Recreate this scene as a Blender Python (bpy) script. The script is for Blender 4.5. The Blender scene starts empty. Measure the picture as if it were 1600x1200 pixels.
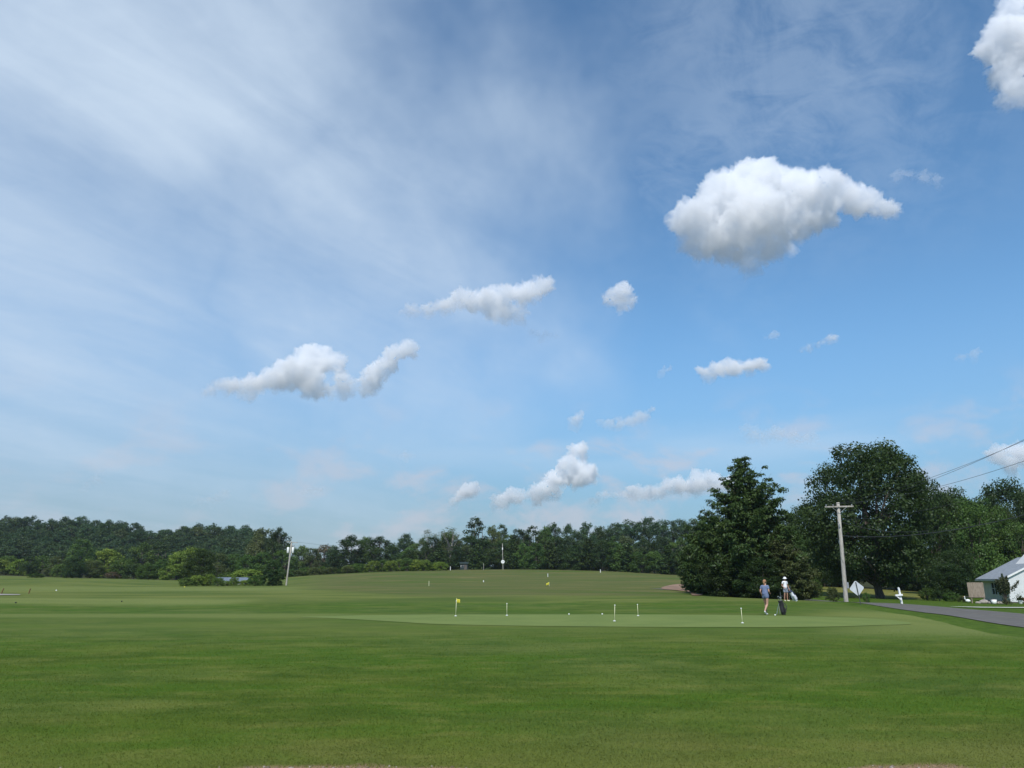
import bpy, bmesh, math, random
import numpy as np
from mathutils import Vector, Matrix

S = bpy.context.scene
COL = S.collection
# ------------------------------------------------------------ camera, sky, sun, exposure
F = 1155.0; PITCH = math.radians(14.8); EYE = 1.6
cd = bpy.data.cameras.new('Camera'); cam = bpy.data.objects.new('Camera', cd); COL.objects.link(cam); S.camera = cam
cd.lens = 26; cd.sensor_width = 36; cd.clip_start = .1; cd.clip_end = 30000
cam.location = (0, 0, EYE); cam.rotation_euler = (math.pi/2+PITCH, 0, 0)
S.view_settings.view_transform = 'Standard'; S.view_settings.look = 'None'; S.view_settings.gamma = 1
S.view_settings.exposure = 0.5
S.cycles.max_bounces = 16; S.cycles.diffuse_bounces = 3; S.cycles.glossy_bounces = 2
S.cycles.transmission_bounces = 3; S.cycles.volume_bounces = 14; S.cycles.transparent_max_bounces = 8
SUN_EL = math.radians(51); SUN_AZ = math.radians(188)          # azimuth from +Y towards +X
SUN_DIR = Vector((math.sin(SUN_AZ)*math.cos(SUN_EL), math.cos(SUN_AZ)*math.cos(SUN_EL), math.sin(SUN_EL)))
sl = bpy.data.lights.new('sun', 'SUN'); sl.energy = 3.0; sl.angle = math.radians(.5); sl.color = (1, .96, .9)
so = bpy.data.objects.new('sun', sl); COL.objects.link(so)
so.rotation_euler = (-SUN_DIR).to_track_quat('-Z', 'Y').to_euler()

CP, SP = math.cos(PITCH), math.sin(PITCH)
def pdir(x, y):                       # direction (at depth 1) of the photograph's point x, y
    u = (x-800)/F; v = (600-y)/F
    return Vector((u, CP-v*SP, SP+v*CP))
def at(x, y, Y):                      # world point at depth Y
    d = pdir(x, y); return Vector((0, 0, EYE)) + d*(Y/d.y)
def tcol(x, row=905):                 # X/Y of an image column near the horizon
    d = pdir(x, row); return d.x/d.y

class NT:
    def __init__(s, tree): s.t = tree; s.n = tree.nodes; s.l = tree.links
    def node(s, typ, **kw):
        n = s.n.new(typ)
        for k, v in kw.items(): setattr(n, k, v)
        return n
    def put(s, sock, v):
        if isinstance(v, bpy.types.NodeSocket): s.l.new(v, sock)
        elif v is not None:
            if isinstance(v, (tuple, list)) and len(v) == 3 and sock.type == 'RGBA': v = (*v, 1)
            sock.default_value = v
    def math(s, op, a, b=None, c=None, clamp=False):
        n = s.node('ShaderNodeMath', operation=op, use_clamp=clamp)
        for i, v in enumerate((a, b, c)):
            if v is not None: s.put(n.inputs[i], v)
        return n.outputs[0]
    def vmath(s, op, a, b=None, scale=None):
        n = s.node('ShaderNodeVectorMath', operation=op); s.put(n.inputs[0], a)
        if b is not None: s.put(n.inputs[1], b)
        if scale is not None: s.put(n.inputs['Scale'], scale)
        return n.outputs['Value'] if op in ('DISTANCE', 'LENGTH', 'DOT_PRODUCT') else n.outputs[0]
    def noise(s, vec, scale, detail=4, rough=.55, dist=0, typ='FBM'):
        n = s.node('ShaderNodeTexNoise'); n.noise_type = typ
        if vec is not None: s.put(n.inputs['Vector'], vec)
        n.inputs['Scale'].default_value = scale; n.inputs['Detail'].default_value = detail
        n.inputs['Roughness'].default_value = rough; n.inputs['Distortion'].default_value = dist
        return n.outputs[0]
    def ramp(s, v, lo, hi, a=0.0, b=1.0, smooth=True):
        n = s.node('ShaderNodeMapRange'); n.interpolation_type = 'SMOOTHSTEP' if smooth else 'LINEAR'; n.clamp = True
        s.put(n.inputs[0], v)
        for i, q in zip((1, 2, 3, 4), (lo, hi, a, b)): s.put(n.inputs[i], q)
        return n.outputs[0]
    def mix(s, f, a, b, mode='MIX'):
        n = s.node('ShaderNodeMix', data_type='RGBA', blend_type=mode)
        s.put(n.inputs[0], f); s.put(n.inputs[6], a); s.put(n.inputs[7], b)
        return n.outputs[2]
    def mapping(s, vec, loc=(0, 0, 0), rot=(0, 0, 0), sc=(1, 1, 1)):
        n = s.node('ShaderNodeMapping'); s.put(n.inputs[0], vec)
        n.inputs[1].default_value = loc; n.inputs[2].default_value = rot; n.inputs[3].default_value = sc
        return n.outputs[0]

W = bpy.data.worlds.new('World'); S.world = W; W.use_nodes = True
w = NT(W.node_tree); w.n.clear()
sky = w.node('ShaderNodeTexSky', sky_type='NISHITA', sun_disc=False, sun_elevation=SUN_EL, sun_rotation=SUN_AZ,
             air_density=1.0, dust_density=.1, ozone_density=1.6, altitude=200)
geo = w.node('ShaderNodeTexCoord').outputs['Generated']
sep = w.node('ShaderNodeSeparateXYZ'); w.put(sep.inputs[0], geo)
# high thin cloud: noise on a level sheet far above (direction divided by its height)
hz = w.math('ADD', w.math('MAXIMUM', sep.outputs[2], 0), .12)
pl = w.node('ShaderNodeCombineXYZ'); w.put(pl.inputs[0], w.math('DIVIDE', sep.outputs[0], hz)); w.put(pl.inputs[1], w.math('DIVIDE', sep.outputs[1], hz))
pl = pl.outputs[0]
_nz = w.node('ShaderNodeTexNoise'); w.put(_nz.inputs['Vector'], geo); _nz.inputs['Scale'].default_value = 2.4; _nz.inputs['Detail'].default_value = 5; _nz.inputs['Roughness'].default_value = .6
gwarp = w.vmath('ADD', geo, w.vmath('SCALE', w.vmath('SUBTRACT', _nz.outputs['Color'], (.5, .5, .5)), scale=.62))
def blob(px, py, r0, r1):
    c = pdir(px, py).normalized()
    return w.ramp(w.vmath('DISTANCE', gwarp, tuple(c)), r0, r1, 1, 0)
def plane(px, py):
    c = pdir(px, py).normalized(); return Vector((c.x/(c.z+.12), c.y/(c.z+.12)))
_a, _b = plane(200, 60), plane(760, 470); ANG = math.atan2(_b.y-_a.y, _b.x-_a.x)
al = w.mapping(pl, rot=(0, 0, -ANG))                       # x along the streaks
n1 = w.noise(w.mapping(al, loc=(2.3, 0, 0), sc=(.30, 1.15, 1)), 1.5, 5, .5, .35)
n2 = w.noise(w.mapping(al, loc=(3, 1, 0), sc=(.55, 1.5, 1)), 3.2, 8, .62, .7)
n3 = w.noise(w.mapping(pl, loc=(7, 1, 0), sc=(1, 1.2, 1)), 9, 7, .66, .9)
veil = w.math('MAXIMUM', blob(270, 120, .05, .52), w.math('MULTIPLY', blob(560, 330, .0, .44), .95))
veil = w.math('MAXIMUM', veil, w.math('MULTIPLY', blob(80, 450, .0, .62), .85))
veil = w.math('MAXIMUM', veil, w.math('MULTIPLY', blob(760, 270, .0, .30), .6))
veil2 = w.math('MULTIPLY', blob(1180, 120, .0, .36), .30)
tex = w.math('ADD', w.math('MULTIPLY', w.ramp(n1, .32, .62), .62), w.math('MULTIPLY', w.ramp(n2, .32, .70), .30))
tex = w.math('ADD', tex, w.math('MULTIPLY', w.math('SUBTRACT', n3, .5), .34))
veil = w.math('MULTIPLY', veil, w.math('ADD', .56, w.math('MULTIPLY', tex, .54)))
veil2 = w.math('MULTIPLY', veil2, w.ramp(w.math('ADD', w.math('MULTIPLY', n2, .6), w.math('MULTIPLY', n3, .4)), .36, .62))
band = w.math('MULTIPLY', w.ramp(w.math('ABSOLUTE', w.math('SUBTRACT', sep.outputs[2], .165)), .0, .045, .34, 0), w.ramp(w.noise(w.mapping(geo, sc=(1, 1, 6)), 2.2, 4, .5), .42, .62))
puff = w.noise(w.mapping(geo, loc=(2.2, 0, .31), sc=(1, 1, 1.9)), 8.5, 6, .58, .25)
lowc = w.math('MULTIPLY', w.ramp(puff, .50, .68), w.math('MULTIPLY', w.ramp(sep.outputs[2], .26, .13, 0, 1), .54))
lowc = w.math('MULTIPLY', lowc, w.ramp(sep.outputs[0], -.5, .0, .5, 1))
veil = w.math('MAXIMUM', w.math('MAXIMUM', veil, veil2), band, clamp=True)
skyc = w.mix(1.0, sky.outputs[0], (0.74, 1.03, 1.14), 'MULTIPLY')
low = w.ramp(sep.outputs[2], -.05, .36, 1, 0)
left = w.ramp(sep.outputs[0], -.5, .55, 1, 0)
skyc = w.mix(w.math('MULTIPLY', low, .92), skyc, w.mix(left, (1.40, 2.12, 3.15), (1.20, 1.52, 2.02)))
cirrus = w.mix(w.math('MULTIPLY', veil, .92), skyc, (4.3, 5.2, 6.3))
cirrus = w.mix(lowc, cirrus, (4.4, 4.3, 4.8))
bgn = w.node('ShaderNodeBackground'); w.put(bgn.inputs[0], cirrus); bgn.inputs[1].default_value = .1
wo = w.node('ShaderNodeOutputWorld'); w.l.new(bgn.outputs[0], wo.inputs[0])
W.cycles.sampling_method = 'MANUAL'; W.cycles.sample_map_resolution = 512

# ------------------------------------------------------------ helpers
rng = np.random.default_rng(7)
def vnoise(p, seed=0):                # value noise, p (N,3) -> 0..1
    i = np.floor(p).astype(np.int64); fr = p-i; u = fr*fr*(3-2*fr)
    def h(a):
        n = (a[:, 0]*374761393+a[:, 1]*668265263+a[:, 2]*2147483647+seed*1274126177) & 0xffffffff
        n = ((n ^ (n >> 13))*1274126177) & 0xffffffff
        return ((n ^ (n >> 16)) & 0xffffff)/float(0xffffff)
    r = 0
    for dx in (0, 1):
        for dy in (0, 1):
            for dz in (0, 1):
                wgt = (u[:, 0] if dx else 1-u[:, 0])*(u[:, 1] if dy else 1-u[:, 1])*(u[:, 2] if dz else 1-u[:, 2])
                r = r+wgt*h(i+np.array([dx, dy, dz]))
    return r
def fbm(p, oct=4, seed=0, gain=.5):
    r = 0; a = 1; t = 0
    for o in range(oct):
        r = r+a*vnoise(p*(2.03**o), seed+o); t += a; a *= gain
    return r/t
def sstep(x, a, b):
    t = np.clip((x-a)/(b-a), 0, 1); return t*t*(3-2*t)

def mesh_np(name, V, Fc, mat=None, tint=None, smooth=False, uv=None):
    """mesh from vertex array and face array (all faces of one size)"""
    me = bpy.data.meshes.new(name); V = np.asarray(V, dtype=np.float32); Fc = np.asarray(Fc, dtype=np.int32)
    k = Fc.shape[1]; me.vertices.add(len(V)); me.vertices.foreach_set('co', V.ravel())
    me.loops.add(Fc.size); me.loops.foreach_set('vertex_index', Fc.ravel())
    me.polygons.add(len(Fc)); me.polygons.foreach_set('loop_start', np.arange(0, Fc.size, k, dtype=np.int32))
    me.polygons.foreach_set('loop_total', np.full(len(Fc), k, dtype=np.int32))
    if smooth: me.polygons.foreach_set('use_smooth', np.ones(len(Fc), dtype=bool))
    if tint is not None:
        at_ = me.attributes.new('tint', 'FLOAT', 'POINT'); at_.data.foreach_set('value', np.asarray(tint, dtype=np.float32))
    me.update(calc_edges=True)
    if mat: me.materials.append(mat)
    return me
def link(name, me, parent=None, loc=None, rz=0):
    o = bpy.data.objects.new(name, me); COL.objects.link(o)
    if parent: o.parent = parent
    if loc is not None: o.location = loc
    if rz: o.rotation_euler = (0, 0, rz)
    return o
def empty(name, loc, rz=0):
    o = bpy.data.objects.new(name, None); COL.objects.link(o); o.location = loc; o.rotation_euler = (0, 0, rz)
    o.empty_display_size = .3; return o
def tag(o, label=None, cat=None, group=None, kind=None):
    if label: o['label'] = label
    if cat: o['category'] = cat
    if group: o['group'] = group
    if kind: o['kind'] = kind
    return o
def copy_tree(root, loc, rz=0, scale=(1, 1, 1)):
    c = root.copy(); COL.objects.link(c); c.location = loc; c.rotation_euler = (0, 0, rz); c.scale = scale
    for ch in list(root.children):
        d = ch.copy(); COL.objects.link(d); d.parent = c
        for g in ch.children:
            e = g.copy(); COL.objects.link(e); e.parent = d
    return c

class MB:                              # collects boxes, bars, tubes into one mesh
    def __init__(s): s.V = []; s.F = []
    def add(s, V, Fc):
        o = len(s.V); s.V += [tuple(v) for v in V]; s.F += [tuple(i+o for i in f) for f in Fc]; return s
    def box(s, c, size, M=None, bev=0):
        bm = bmesh.new(); bmesh.ops.create_cube(bm, size=1)
        for v in bm.verts: v.co = Vector((v.co.x*size[0], v.co.y*size[1], v.co.z*size[2]))
        if bev: bmesh.ops.bevel(bm, geom=bm.edges[:], offset=bev, segments=2, affect='EDGES')
        M = M or Matrix.Identity(4)
        V = [M @ (v.co+Vector(c)) for v in bm.verts]; Fc = [[v.index for v in f.verts] for f in bm.faces]
        bm.free(); return s.add(V, Fc)
    def tube(s, pts, rad, n=8, caps=True):
        pts = [Vector(p) for p in pts]
        if not isinstance(rad, (list, tuple)): rad = [rad]*len(pts)
        V = []; Fc = []
        ref = None
        for i, p in enumerate(pts):
            d = (pts[min(i+1, len(pts)-1)]-pts[max(i-1, 0)]).normalized()
            if ref is None: ref = d.orthogonal().normalized()
            a = (ref-d*ref.dot(d))
            a = a.normalized() if a.length > 1e-6 else d.orthogonal().normalized()
            ref = a; b = d.cross(a)
            for k in range(n):
                t = 2*math.pi*k/n; V.append(p+(a*math.cos(t)+b*math.sin(t))*rad[i])
        for i in range(len(pts)-1):
            for k in range(n):
                Fc.append((i*n+k, i*n+(k+1) % n, (i+1)*n+(k+1) % n, (i+1)*n+k))
        if caps: Fc.append(tuple(range(n-1, -1, -1))); Fc.append(tuple((len(pts)-1)*n+k for k in range(n)))
        return s.add(V, Fc)
    def ball(s, c, r, sc=(1, 1, 1), sub=2, M=None):
        bm = bmesh.new(); bmesh.ops.create_icosphere(bm, subdivisions=sub, radius=r)
        M = M or Matrix.Identity(4)
        V = [M @ (Vector((v.co.x*sc[0], v.co.y*sc[1], v.co.z*sc[2]))+Vector(c)) for v in bm.verts]
        Fc = [[v.index for v in f.verts] for f in bm.faces]; bm.free(); return s.add(V, Fc)
    def prism(s, poly, axis_vec):      # polygon extruded along a vector
        n = len(poly); P = [Vector(p) for p in poly]; Q = [p+Vector(axis_vec) for p in P]
        return s.add(P+Q, [tuple(range(n-1, -1, -1)), tuple(range(n, 2*n))]+[(i, (i+1) % n, n+(i+1) % n, n+i) for i in range(n)])
    def build(s, name, mat, parent=None, loc=None, rz=0, smooth=False):
        me = bpy.data.meshes.new(name); me.from_pydata(s.V, [], s.F); me.materials.append(mat)
        bm = bmesh.new(); bm.from_mesh(me); bmesh.ops.recalc_face_normals(bm, faces=bm.faces[:]); bm.to_mesh(me); bm.free()
        if smooth: me.polygons.foreach_set('use_smooth', [True]*len(me.polygons))
        return link(name, me, parent, loc, rz)

# ------------------------------------------------------------ materials
def new_mat(name):
    m = bpy.data.materials.new(name); m.use_nodes = True; t = NT(m.node_tree)
    return m, t, m.node_tree.nodes['Principled BSDF']
def plain(name, col, rough=.7, var=.12, scale=6, bump=0, metal=0):
    m, t, b = new_mat(name)
    co = t.node('ShaderNodeTexCoord').outputs['Object']; n = t.noise(co, scale, 5, .6)
    dk = tuple(c*(1-var) for c in col); lt = tuple(min(1, c*(1+var)) for c in col)
    t.put(b.inputs['Base Color'], t.mix(t.ramp(n, .3, .7), dk, lt))
    b.inputs['Roughness'].default_value = rough; b.inputs['Metallic'].default_value = metal
    if bump:
        bp = t.node('ShaderNodeBump'); bp.inputs['Strength'].default_value = bump; bp.inputs['Distance'].default_value = .02
        t.put(bp.inputs['Height'], n); t.l.new(bp.outputs[0], b.inputs['Normal'])
    return m
def leafmat(name, dark, light, rough=.6, trans=.25, big=.12):
    m, t, b = new_mat(name); t.n.remove(b)
    a = t.node('ShaderNodeAttribute', attribute_name='tint').outputs['Fac']
    oi = t.node('ShaderNodeObjectInfo')
    co = t.node('ShaderNodeNewGeometry').outputs['Position']
    n = t.noise(co, big, 3)
    f = t.math('ADD', t.math('MULTIPLY', a, .75), t.math('MULTIPLY', t.math('SUBTRACT', n, .5), .7), clamp=True)
    c = t.mix(f, dark, light)
    br = t.math('ADD', .78, t.math('MULTIPLY', oi.outputs['Random'], .44))
    hs = t.node('ShaderNodeHueSaturation'); t.put(hs.inputs['Value'], br)
    t.put(hs.inputs['Hue'], t.math('ADD', .487, t.math('MULTIPLY', t.math('FRACT', t.math('MULTIPLY', oi.outputs['Random'], 7.3)), .026)))
    t.put(hs.inputs['Color'], c); c = hs.outputs[0]
    d = t.node('ShaderNodeBsdfDiffuse'); t.put(d.inputs[0], c)
    tr = t.node('ShaderNodeBsdfTranslucent'); t.put(tr.inputs[0], t.mix(.35, c, (.12, .2, .02)))
    g = t.node('ShaderNodeBsdfGlossy'); g.inputs['Roughness'].default_value = .45; g.inputs[0].default_value = (.9, .95, 1, 1)
    m1 = t.node('ShaderNodeMixShader'); m1.inputs[0].default_value = trans; t.l.new(d.outputs[0], m1.inputs[1]); t.l.new(tr.outputs[0], m1.inputs[2])
    m2 = t.node('ShaderNodeMixShader'); m2.inputs[0].default_value = .012; t.l.new(m1.outputs[0], m2.inputs[1]); t.l.new(g.outputs[0], m2.inputs[2])
    t.l.new(m2.outputs[0], t.n['Material Output'].inputs[0])
    return m
def barkmat(name, a, b_):
    m, t, b = new_mat(name); co = t.node('ShaderNodeTexCoord').outputs['Object']
    n = t.noise(t.mapping(co, sc=(1, 1, .2)), 9, 6, .65)
    t.put(b.inputs['Base Color'], t.mix(t.ramp(n, .35, .65), a, b_)); b.inputs['Roughness'].default_value = .9
    bp = t.node('ShaderNodeBump'); bp.inputs['Strength'].default_value = .5; bp.inputs['Distance'].default_value = .05
    t.put(bp.inputs['Height'], n); t.l.new(bp.outputs[0], b.inputs['Normal']); return m

def turfmat(name, kind):
    """mown turf; zone attributes on the ground mesh choose between lawn, range, rough, hay and gravel"""
    m, t, b = new_mat(name)
    pos = t.node('ShaderNodeNewGeometry').outputs['Position']
    big = t.noise(pos, .09, 4, .55); mid = t.noise(pos, .45, 5, .6); small = t.noise(pos, 2.6, 5, .65); fine = t.noise(pos, 26, 4, .75)
    vfine = t.noise(pos, 140, 3, .7)
    def c3(r, g, b_): return (r, g, b_)
    lawn = t.mix(t.ramp(mid, .36, .66), c3(.032, .066, .010), c3(.056, .096, .016))
    lawn = t.mix(t.math('MULTIPLY', t.ramp(big, .42, .62), .5), lawn, c3(.038, .080, .022))
    st1 = t.noise(t.mapping(pos, loc=(4, 2, 0), sc=(.16, .34, 1)), 1, 6, .62, .5); st2 = t.noise(t.mapping(pos, loc=(1, 8, 0), sc=(.7, 1.6, 1)), 1, 6, .68, .4)
    lawn = t.mix(t.math('MULTIPLY', t.ramp(st1, .48, .60), .85), lawn, c3(.036, .084, .010))
    lawn = t.mix(t.math('MULTIPLY', t.ramp(st1, .48, .36), .45), lawn, c3(.090, .125, .040))
    lawn = t.mix(t.math('MULTIPLY', t.ramp(st2, .50, .66), .52), lawn, c3(.095, .120, .036))
    lawn = t.mix(t.math('MULTIPLY', t.ramp(st2, .47, .34), .62), lawn, c3(.024, .056, .008))
    lawn = t.mix(t.math('MULTIPLY', t.ramp(small, .58, .78), .45), lawn, c3(.085, .110, .028))
    green = t.mix(t.ramp(mid, .3, .7), c3(.088, .136, .050), c3(.106, .155, .058))
    sy = t.node('ShaderNodeSeparateXYZ'); t.put(sy.inputs[0], pos)
    dry = t.ramp(t.math('ADD', sy.outputs[1], t.math('MULTIPLY', t.math('SUBTRACT', mid, .5), 6)), 7.0, 9.6, .38, 0)
    lawn = t.mix(dry, lawn, c3(.105, .112, .042))
    if kind == 'green':
        col = green
    elif kind == 'blade':
        at_ = t.node('ShaderNodeAttribute', attribute_name='tint').outputs['Fac']
        col = t.mix(t.ramp(at_, 0, 1, 0, 1, False), lawn, t.mix(.45, lawn, c3(.11, .15, .04)))
    else:
        def attr(n_): return t.node('ShaderNodeAttribute', attribute_name=n_).outputs['Fac']
        strk = t.noise(t.mapping(pos, sc=(.05, .22, 1)), 1, 6, .6, .4)
        rng_ = t.mix(t.ramp(strk, .38, .62), c3(.052, .080, .026), c3(.084, .094, .040))
        rng_ = t.mix(t.ramp(t.noise(t.mapping(pos, loc=(5, 2, 0), sc=(.06, .3, 1)), 1, 6, .6), .60, .74), rng_, c3(.20, .17, .09))
        rng_ = t.mix(t.ramp(t.noise(t.mapping(pos, loc=(9, 2, 0), sc=(.02, .06, 1)), 1, 3, .6), .5, .7), rng_, c3(.046, .082, .018))
        fair = t.mix(t.ramp(t.noise(t.mapping(pos, sc=(.06, .14, 1)), 1, 5, .6), .35, .65), c3(.048, .082, .020), c3(.092, .122, .038))
        rough_ = t.mix(t.ramp(small, .35, .7), c3(.028, .060, .008), c3(.060, .108, .018))
        hay = t.mix(t.ramp(mid, .35, .65), c3(.07, .095, .028), c3(.125, .130, .045))
        grav = t.mix(t.ramp(t.noise(pos, 60, 3, .8), .35, .65), c3(.08, .058, .040), c3(.22, .17, .13))
        col = t.mix(attr('z_fair'), lawn, fair)
        col = t.mix(attr('z_pale'), col, t.mix(.5, green, c3(.12, .15, .055)))
        col = t.mix(attr('z_range'), col, rng_)
        col = t.mix(attr('z_rough'), col, rough_)
        col = t.mix(attr('z_hay'), col, hay)
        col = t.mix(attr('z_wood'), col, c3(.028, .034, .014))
        col = t.mix(attr('z_gravel'), col, grav)
    fv = t.math('ADD', .74, t.math('MULTIPLY', t.ramp(t.math('ADD', t.math('MULTIPLY', fine, .6), t.math('MULTIPLY', vfine, .4)), .36, .64, 0, 1, False), .5)) if kind != 'green' else t.math('ADD', .92, t.math('MULTIPLY', fine, .16))
    if kind == 'blade': pass
    else:
        cc = t.node('ShaderNodeCombineColor'); [t.put(cc.inputs[i], fv) for i in range(3)]
        col = t.mix(1, col, cc.outputs[0], 'MULTIPLY')
    t.put(b.inputs['Base Color'], t.mix(1, col, c3(1.50, 1.31, 1.0), 'MULTIPLY')); b.inputs['Roughness'].default_value = .9; b.inputs['Specular IOR Level'].default_value = .05
    if kind == 'ground':
        bp = t.node('ShaderNodeBump'); bp.inputs['Strength'].default_value = .6; bp.inputs['Distance'].default_value = .03
        t.put(bp.inputs['Height'], t.math('ADD', t.math('MULTIPLY', fine, .5), small)); t.l.new(bp.outputs[0], b.inputs['Normal'])
    return m

# ------------------------------------------------------------ terrain
DS = np.array([0, 7, 15, 20, 23, 27, 30, 33, 36, 40, 44, 50, 60, 67, 80, 95, 110, 150, 200, 250, 270, 330, 400, 500, 600, 900, 3000.])
def col_(*z): return np.array(z, dtype=float)
#             0 7 15 20 23   27   30   33   36   40   44   50   60   67   80   95   110  150  200  250  270  330  400  500  600  900 3000
TC = {
 -700:  col_(0,0,0,0,0,   0,   0,   0,   0,   0,   0,   0,   0,   0,   .1,  .1,  .2,  .5,  1.5, 2.6, 3,   4,   10,  26,  34,  34, 20),
 0:     col_(0,0,0,0,0,   0,   0,   0,  -.05,-.08,-.1,-.04,  .10, .08, .06, .12, .2,  .5,  1.6, 2.8, 3.2, 4,   11,  27,  34,  34, 20),
 120:   col_(0,0,0,0,0,   0,   0,   0,  -.05,-.1, -.16,-.16, .03, .10, .10, .14, .2,  .42, 1.5, 1.9, 2,   2.6, 9,   26,  34,  34, 20),
 250:   col_(0,0,0,0,0,   0,   0,   0,  -.05,-.1, -.16,-.2, -.05, .08, .12, .14, .16, .20, 1.4, 1.6, 1.8, 2.6, 8,   22,  28,  28, 20),
 330:   col_(0,0,0,0,0,   0,   0,   0,  -.05,-.1, -.14,-.2, -.05, .08, .12, .14, .15, .08, .1,  .4,  .8,  2.2, 8,   22,  28,  28, 20),
 430:   col_(0,0,0,0,0,   0,   0,   0,  -.05,-.06,-.1, -.12,-.02, .10, .12, .14, .15, .05, .8,  2.2, 2.4, 2.4, 6,   18,  24,  24, 18),
 480:   col_(0,0,0,0,0,   0,   0,   0,  -.03,-.05,-.1, -.12,-.02, .10, .18, .22, .25, .3,  1.6, 3.2, 3.4, 4,   6,   8,   9,  10, 14),
 600:   col_(0,0,0,0,0,   0,   0,   0,   0, -.05,-.12, -.1,  .02, .12, .22, .34, .5,  1.0, 2.4, 4.2, 4.5, 5,   7,   9,  10,  10, 10),
 800:   col_(0,0,0,0,0,   0,   0,   0,   0, -.08,-.2, -.2,   .06, .16, .20, .30, .45, 1.05,2.5, 4.8, 5.35,6,   8,  10,  11,  11, 11),
 950:   col_(0,0,0,0,0,   0,   0,   0,   0, -.08,-.2, -.2,   .10, .22, .14, .16, .34, 1.1, 2.6, 4.3, 4.6, 5.5, 8,  10,  11,  11, 11),
 1090:  col_(0,0,0,0,0,   0,   0,   0, -.02, -.1, -.14,-.1,  .16, .18, -.1, .0,  .25, 1.2, 2.5, 2.8, 3,   5,   8,  10,  11,  11, 11),
 1200:  col_(0,0,0,0,0,   0,   0,   0, -.04, -.1, -.1, -.05, .12, .06, -.4, -.4, -.2, .5,  1.2, 1.5, 2,   3,   5,   8,   8,   8,  8),
 1290:  col_(0,0,0,0,0,   0,   0,   0, -.02, -.05,-.05,-.02,-.04,-.35, -.75,-.7, -.5, .4,  .9,  1.5, 2,   3,   5,   8,   8,   8,  8),
 1400:  col_(0,0,0,0,0,   0,   0,   0,   0, -.04,-.30,-.36,-.36,-.4, -.75,-.85,-.9,-.5,  .0,  1,   2,   3,   5,   8,   8,   8,  8),
 1500:  col_(0,0,0,0,0, -.03, -.28,-.36,-.36,-.33,-.32,-.34,-.5, -.65, -.95,-1.1,-1.1,-.9,.0,  1,   2,   3,   5,   8,   8,   8,  8),
 1600:  col_(0,0,0,0,-.04,-.34,-.34,-.32,-.31,-.31,-.33,-.4, -.6, -.75,-1.0,-1.1,-1.1,-.9,.0,  1,   2,   3,   5,   8,   8,   8,  8),
 2400:  col_(0,0,-.1,-.3,-.3,-.3,-.3,-.3,-.3,-.3,-.3,-.4,-.6, -.75,-1.0,-1.1,-1.1,-.9,.0,  1,   2,   3,   5,   8,   8,   8,  8),
}
LD = np.linspace(0, math.log(3001), 700)
TT = np.linspace(-1.6, 1.6, 500)
_tx = np.array([tcol(k) for k in TC]); _tab = np.array([np.interp(np.exp(LD)-1, DS, v) for v in TC.values()])
GRID = np.array([np.interp(TT, _tx, _tab[:, j]) for j in range(len(LD))])   # [ld, t]
def blur(A, s, ax):
    k = np.exp(-.5*(np.arange(-3*s, 3*s+1)/s)**2); k /= k.sum()
    P = np.pad(A, [(3*s, 3*s) if a == ax else (0, 0) for a in (0, 1)], mode='edge')
    return np.apply_along_axis(lambda r: np.convolve(r, k, 'valid'), ax, P)
GRID = blur(blur(GRID, 5, 0), 8, 1)
def H(X, Y):
    X = np.atleast_1d(np.asarray(X, float)); Y = np.atleast_1d(np.asarray(Y, float))
    r = np.hypot(X, Y); az = np.arctan2(X, Y); ac = np.clip(az, -1.01, 1.01)
    t = np.tan(ac); d = r*np.cos(ac)
    a = np.clip(np.log(d+1)/LD[-1]*(len(LD)-1), 0, len(LD)-1.001); b = np.clip((t+1.6)/3.2*(len(TT)-1), 0, len(TT)-1.001)
    i = a.astype(int); j = b.astype(int); fa = a-i; fb = b-j
    z = GRID[i, j]*(1-fa)*(1-fb)+GRID[i+1, j]*fa*(1-fb)+GRID[i, j+1]*(1-fa)*fb+GRID[i+1, j+1]*fa*fb
    P = np.stack([X/9, Y/9, X*0], 1); z = z+(vnoise(P, 3)-.5)*.05*np.clip(d/10, .3, 1)
    P = np.stack([X/40, Y/40, X*0], 1); z = z+(vnoise(P, 5)-.5)*.25*np.clip((d-70)/80, 0, 1)
    return z
def h1(X, Y): return float(H(X, Y)[0])
def px_of(X, Y, z=None):               # image column of a ground point, for zone outlines
    Z = (H(X, Y) if z is None else z)-EYE
    dep = Y*CP+Z*SP; up = -Y*SP+Z*CP
    return 800+F*X/dep, 600-F*up/dep

azf = np.radians(np.concatenate([np.arange(-180, -48, 3), np.arange(-48, 48, .12), np.arange(48, 180, 3)]))
rr = np.concatenate([[0.5, 2, 4, 5.5], np.geomspace(6.4, 420, 560), np.geomspace(430, 3500, 60)])
A, R = np.meshgrid(azf, rr); X = (R*np.sin(A)).ravel(); Y = (R*np.cos(A)).ravel(); Z = H(X, Y)
na, nr = len(azf), len(rr)
ii, jj = np.meshgrid(np.arange(nr-1), np.arange(na), indexing='ij'); j2 = (jj+1) % na
FC = np.stack([ii*na+jj, ii*na+j2, (ii+1)*na+j2, (ii+1)*na+jj], -1).reshape(-1, 4)[:, ::-1]
V = np.stack([X, Y, Z], 1)
V = np.vstack([V, [[0, 0, 0]]])
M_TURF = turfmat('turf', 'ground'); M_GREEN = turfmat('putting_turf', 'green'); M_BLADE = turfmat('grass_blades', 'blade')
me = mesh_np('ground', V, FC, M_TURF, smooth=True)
X = V[:, 0]; Y = V[:, 1]
front = Y > 1
wob = (fbm(np.stack([X/3, Y/3, X*0], 1), 4, 11)-.5)
cx, cy = px_of(X, np.where(front, Y, 1), V[:, 2])
def zone(name, v):
    a_ = me.attributes.new(name, 'FLOAT', 'POINT'); a_.data.foreach_set('value', np.clip(np.where(front, v, 0), 0, 1).astype(np.float32))
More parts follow.
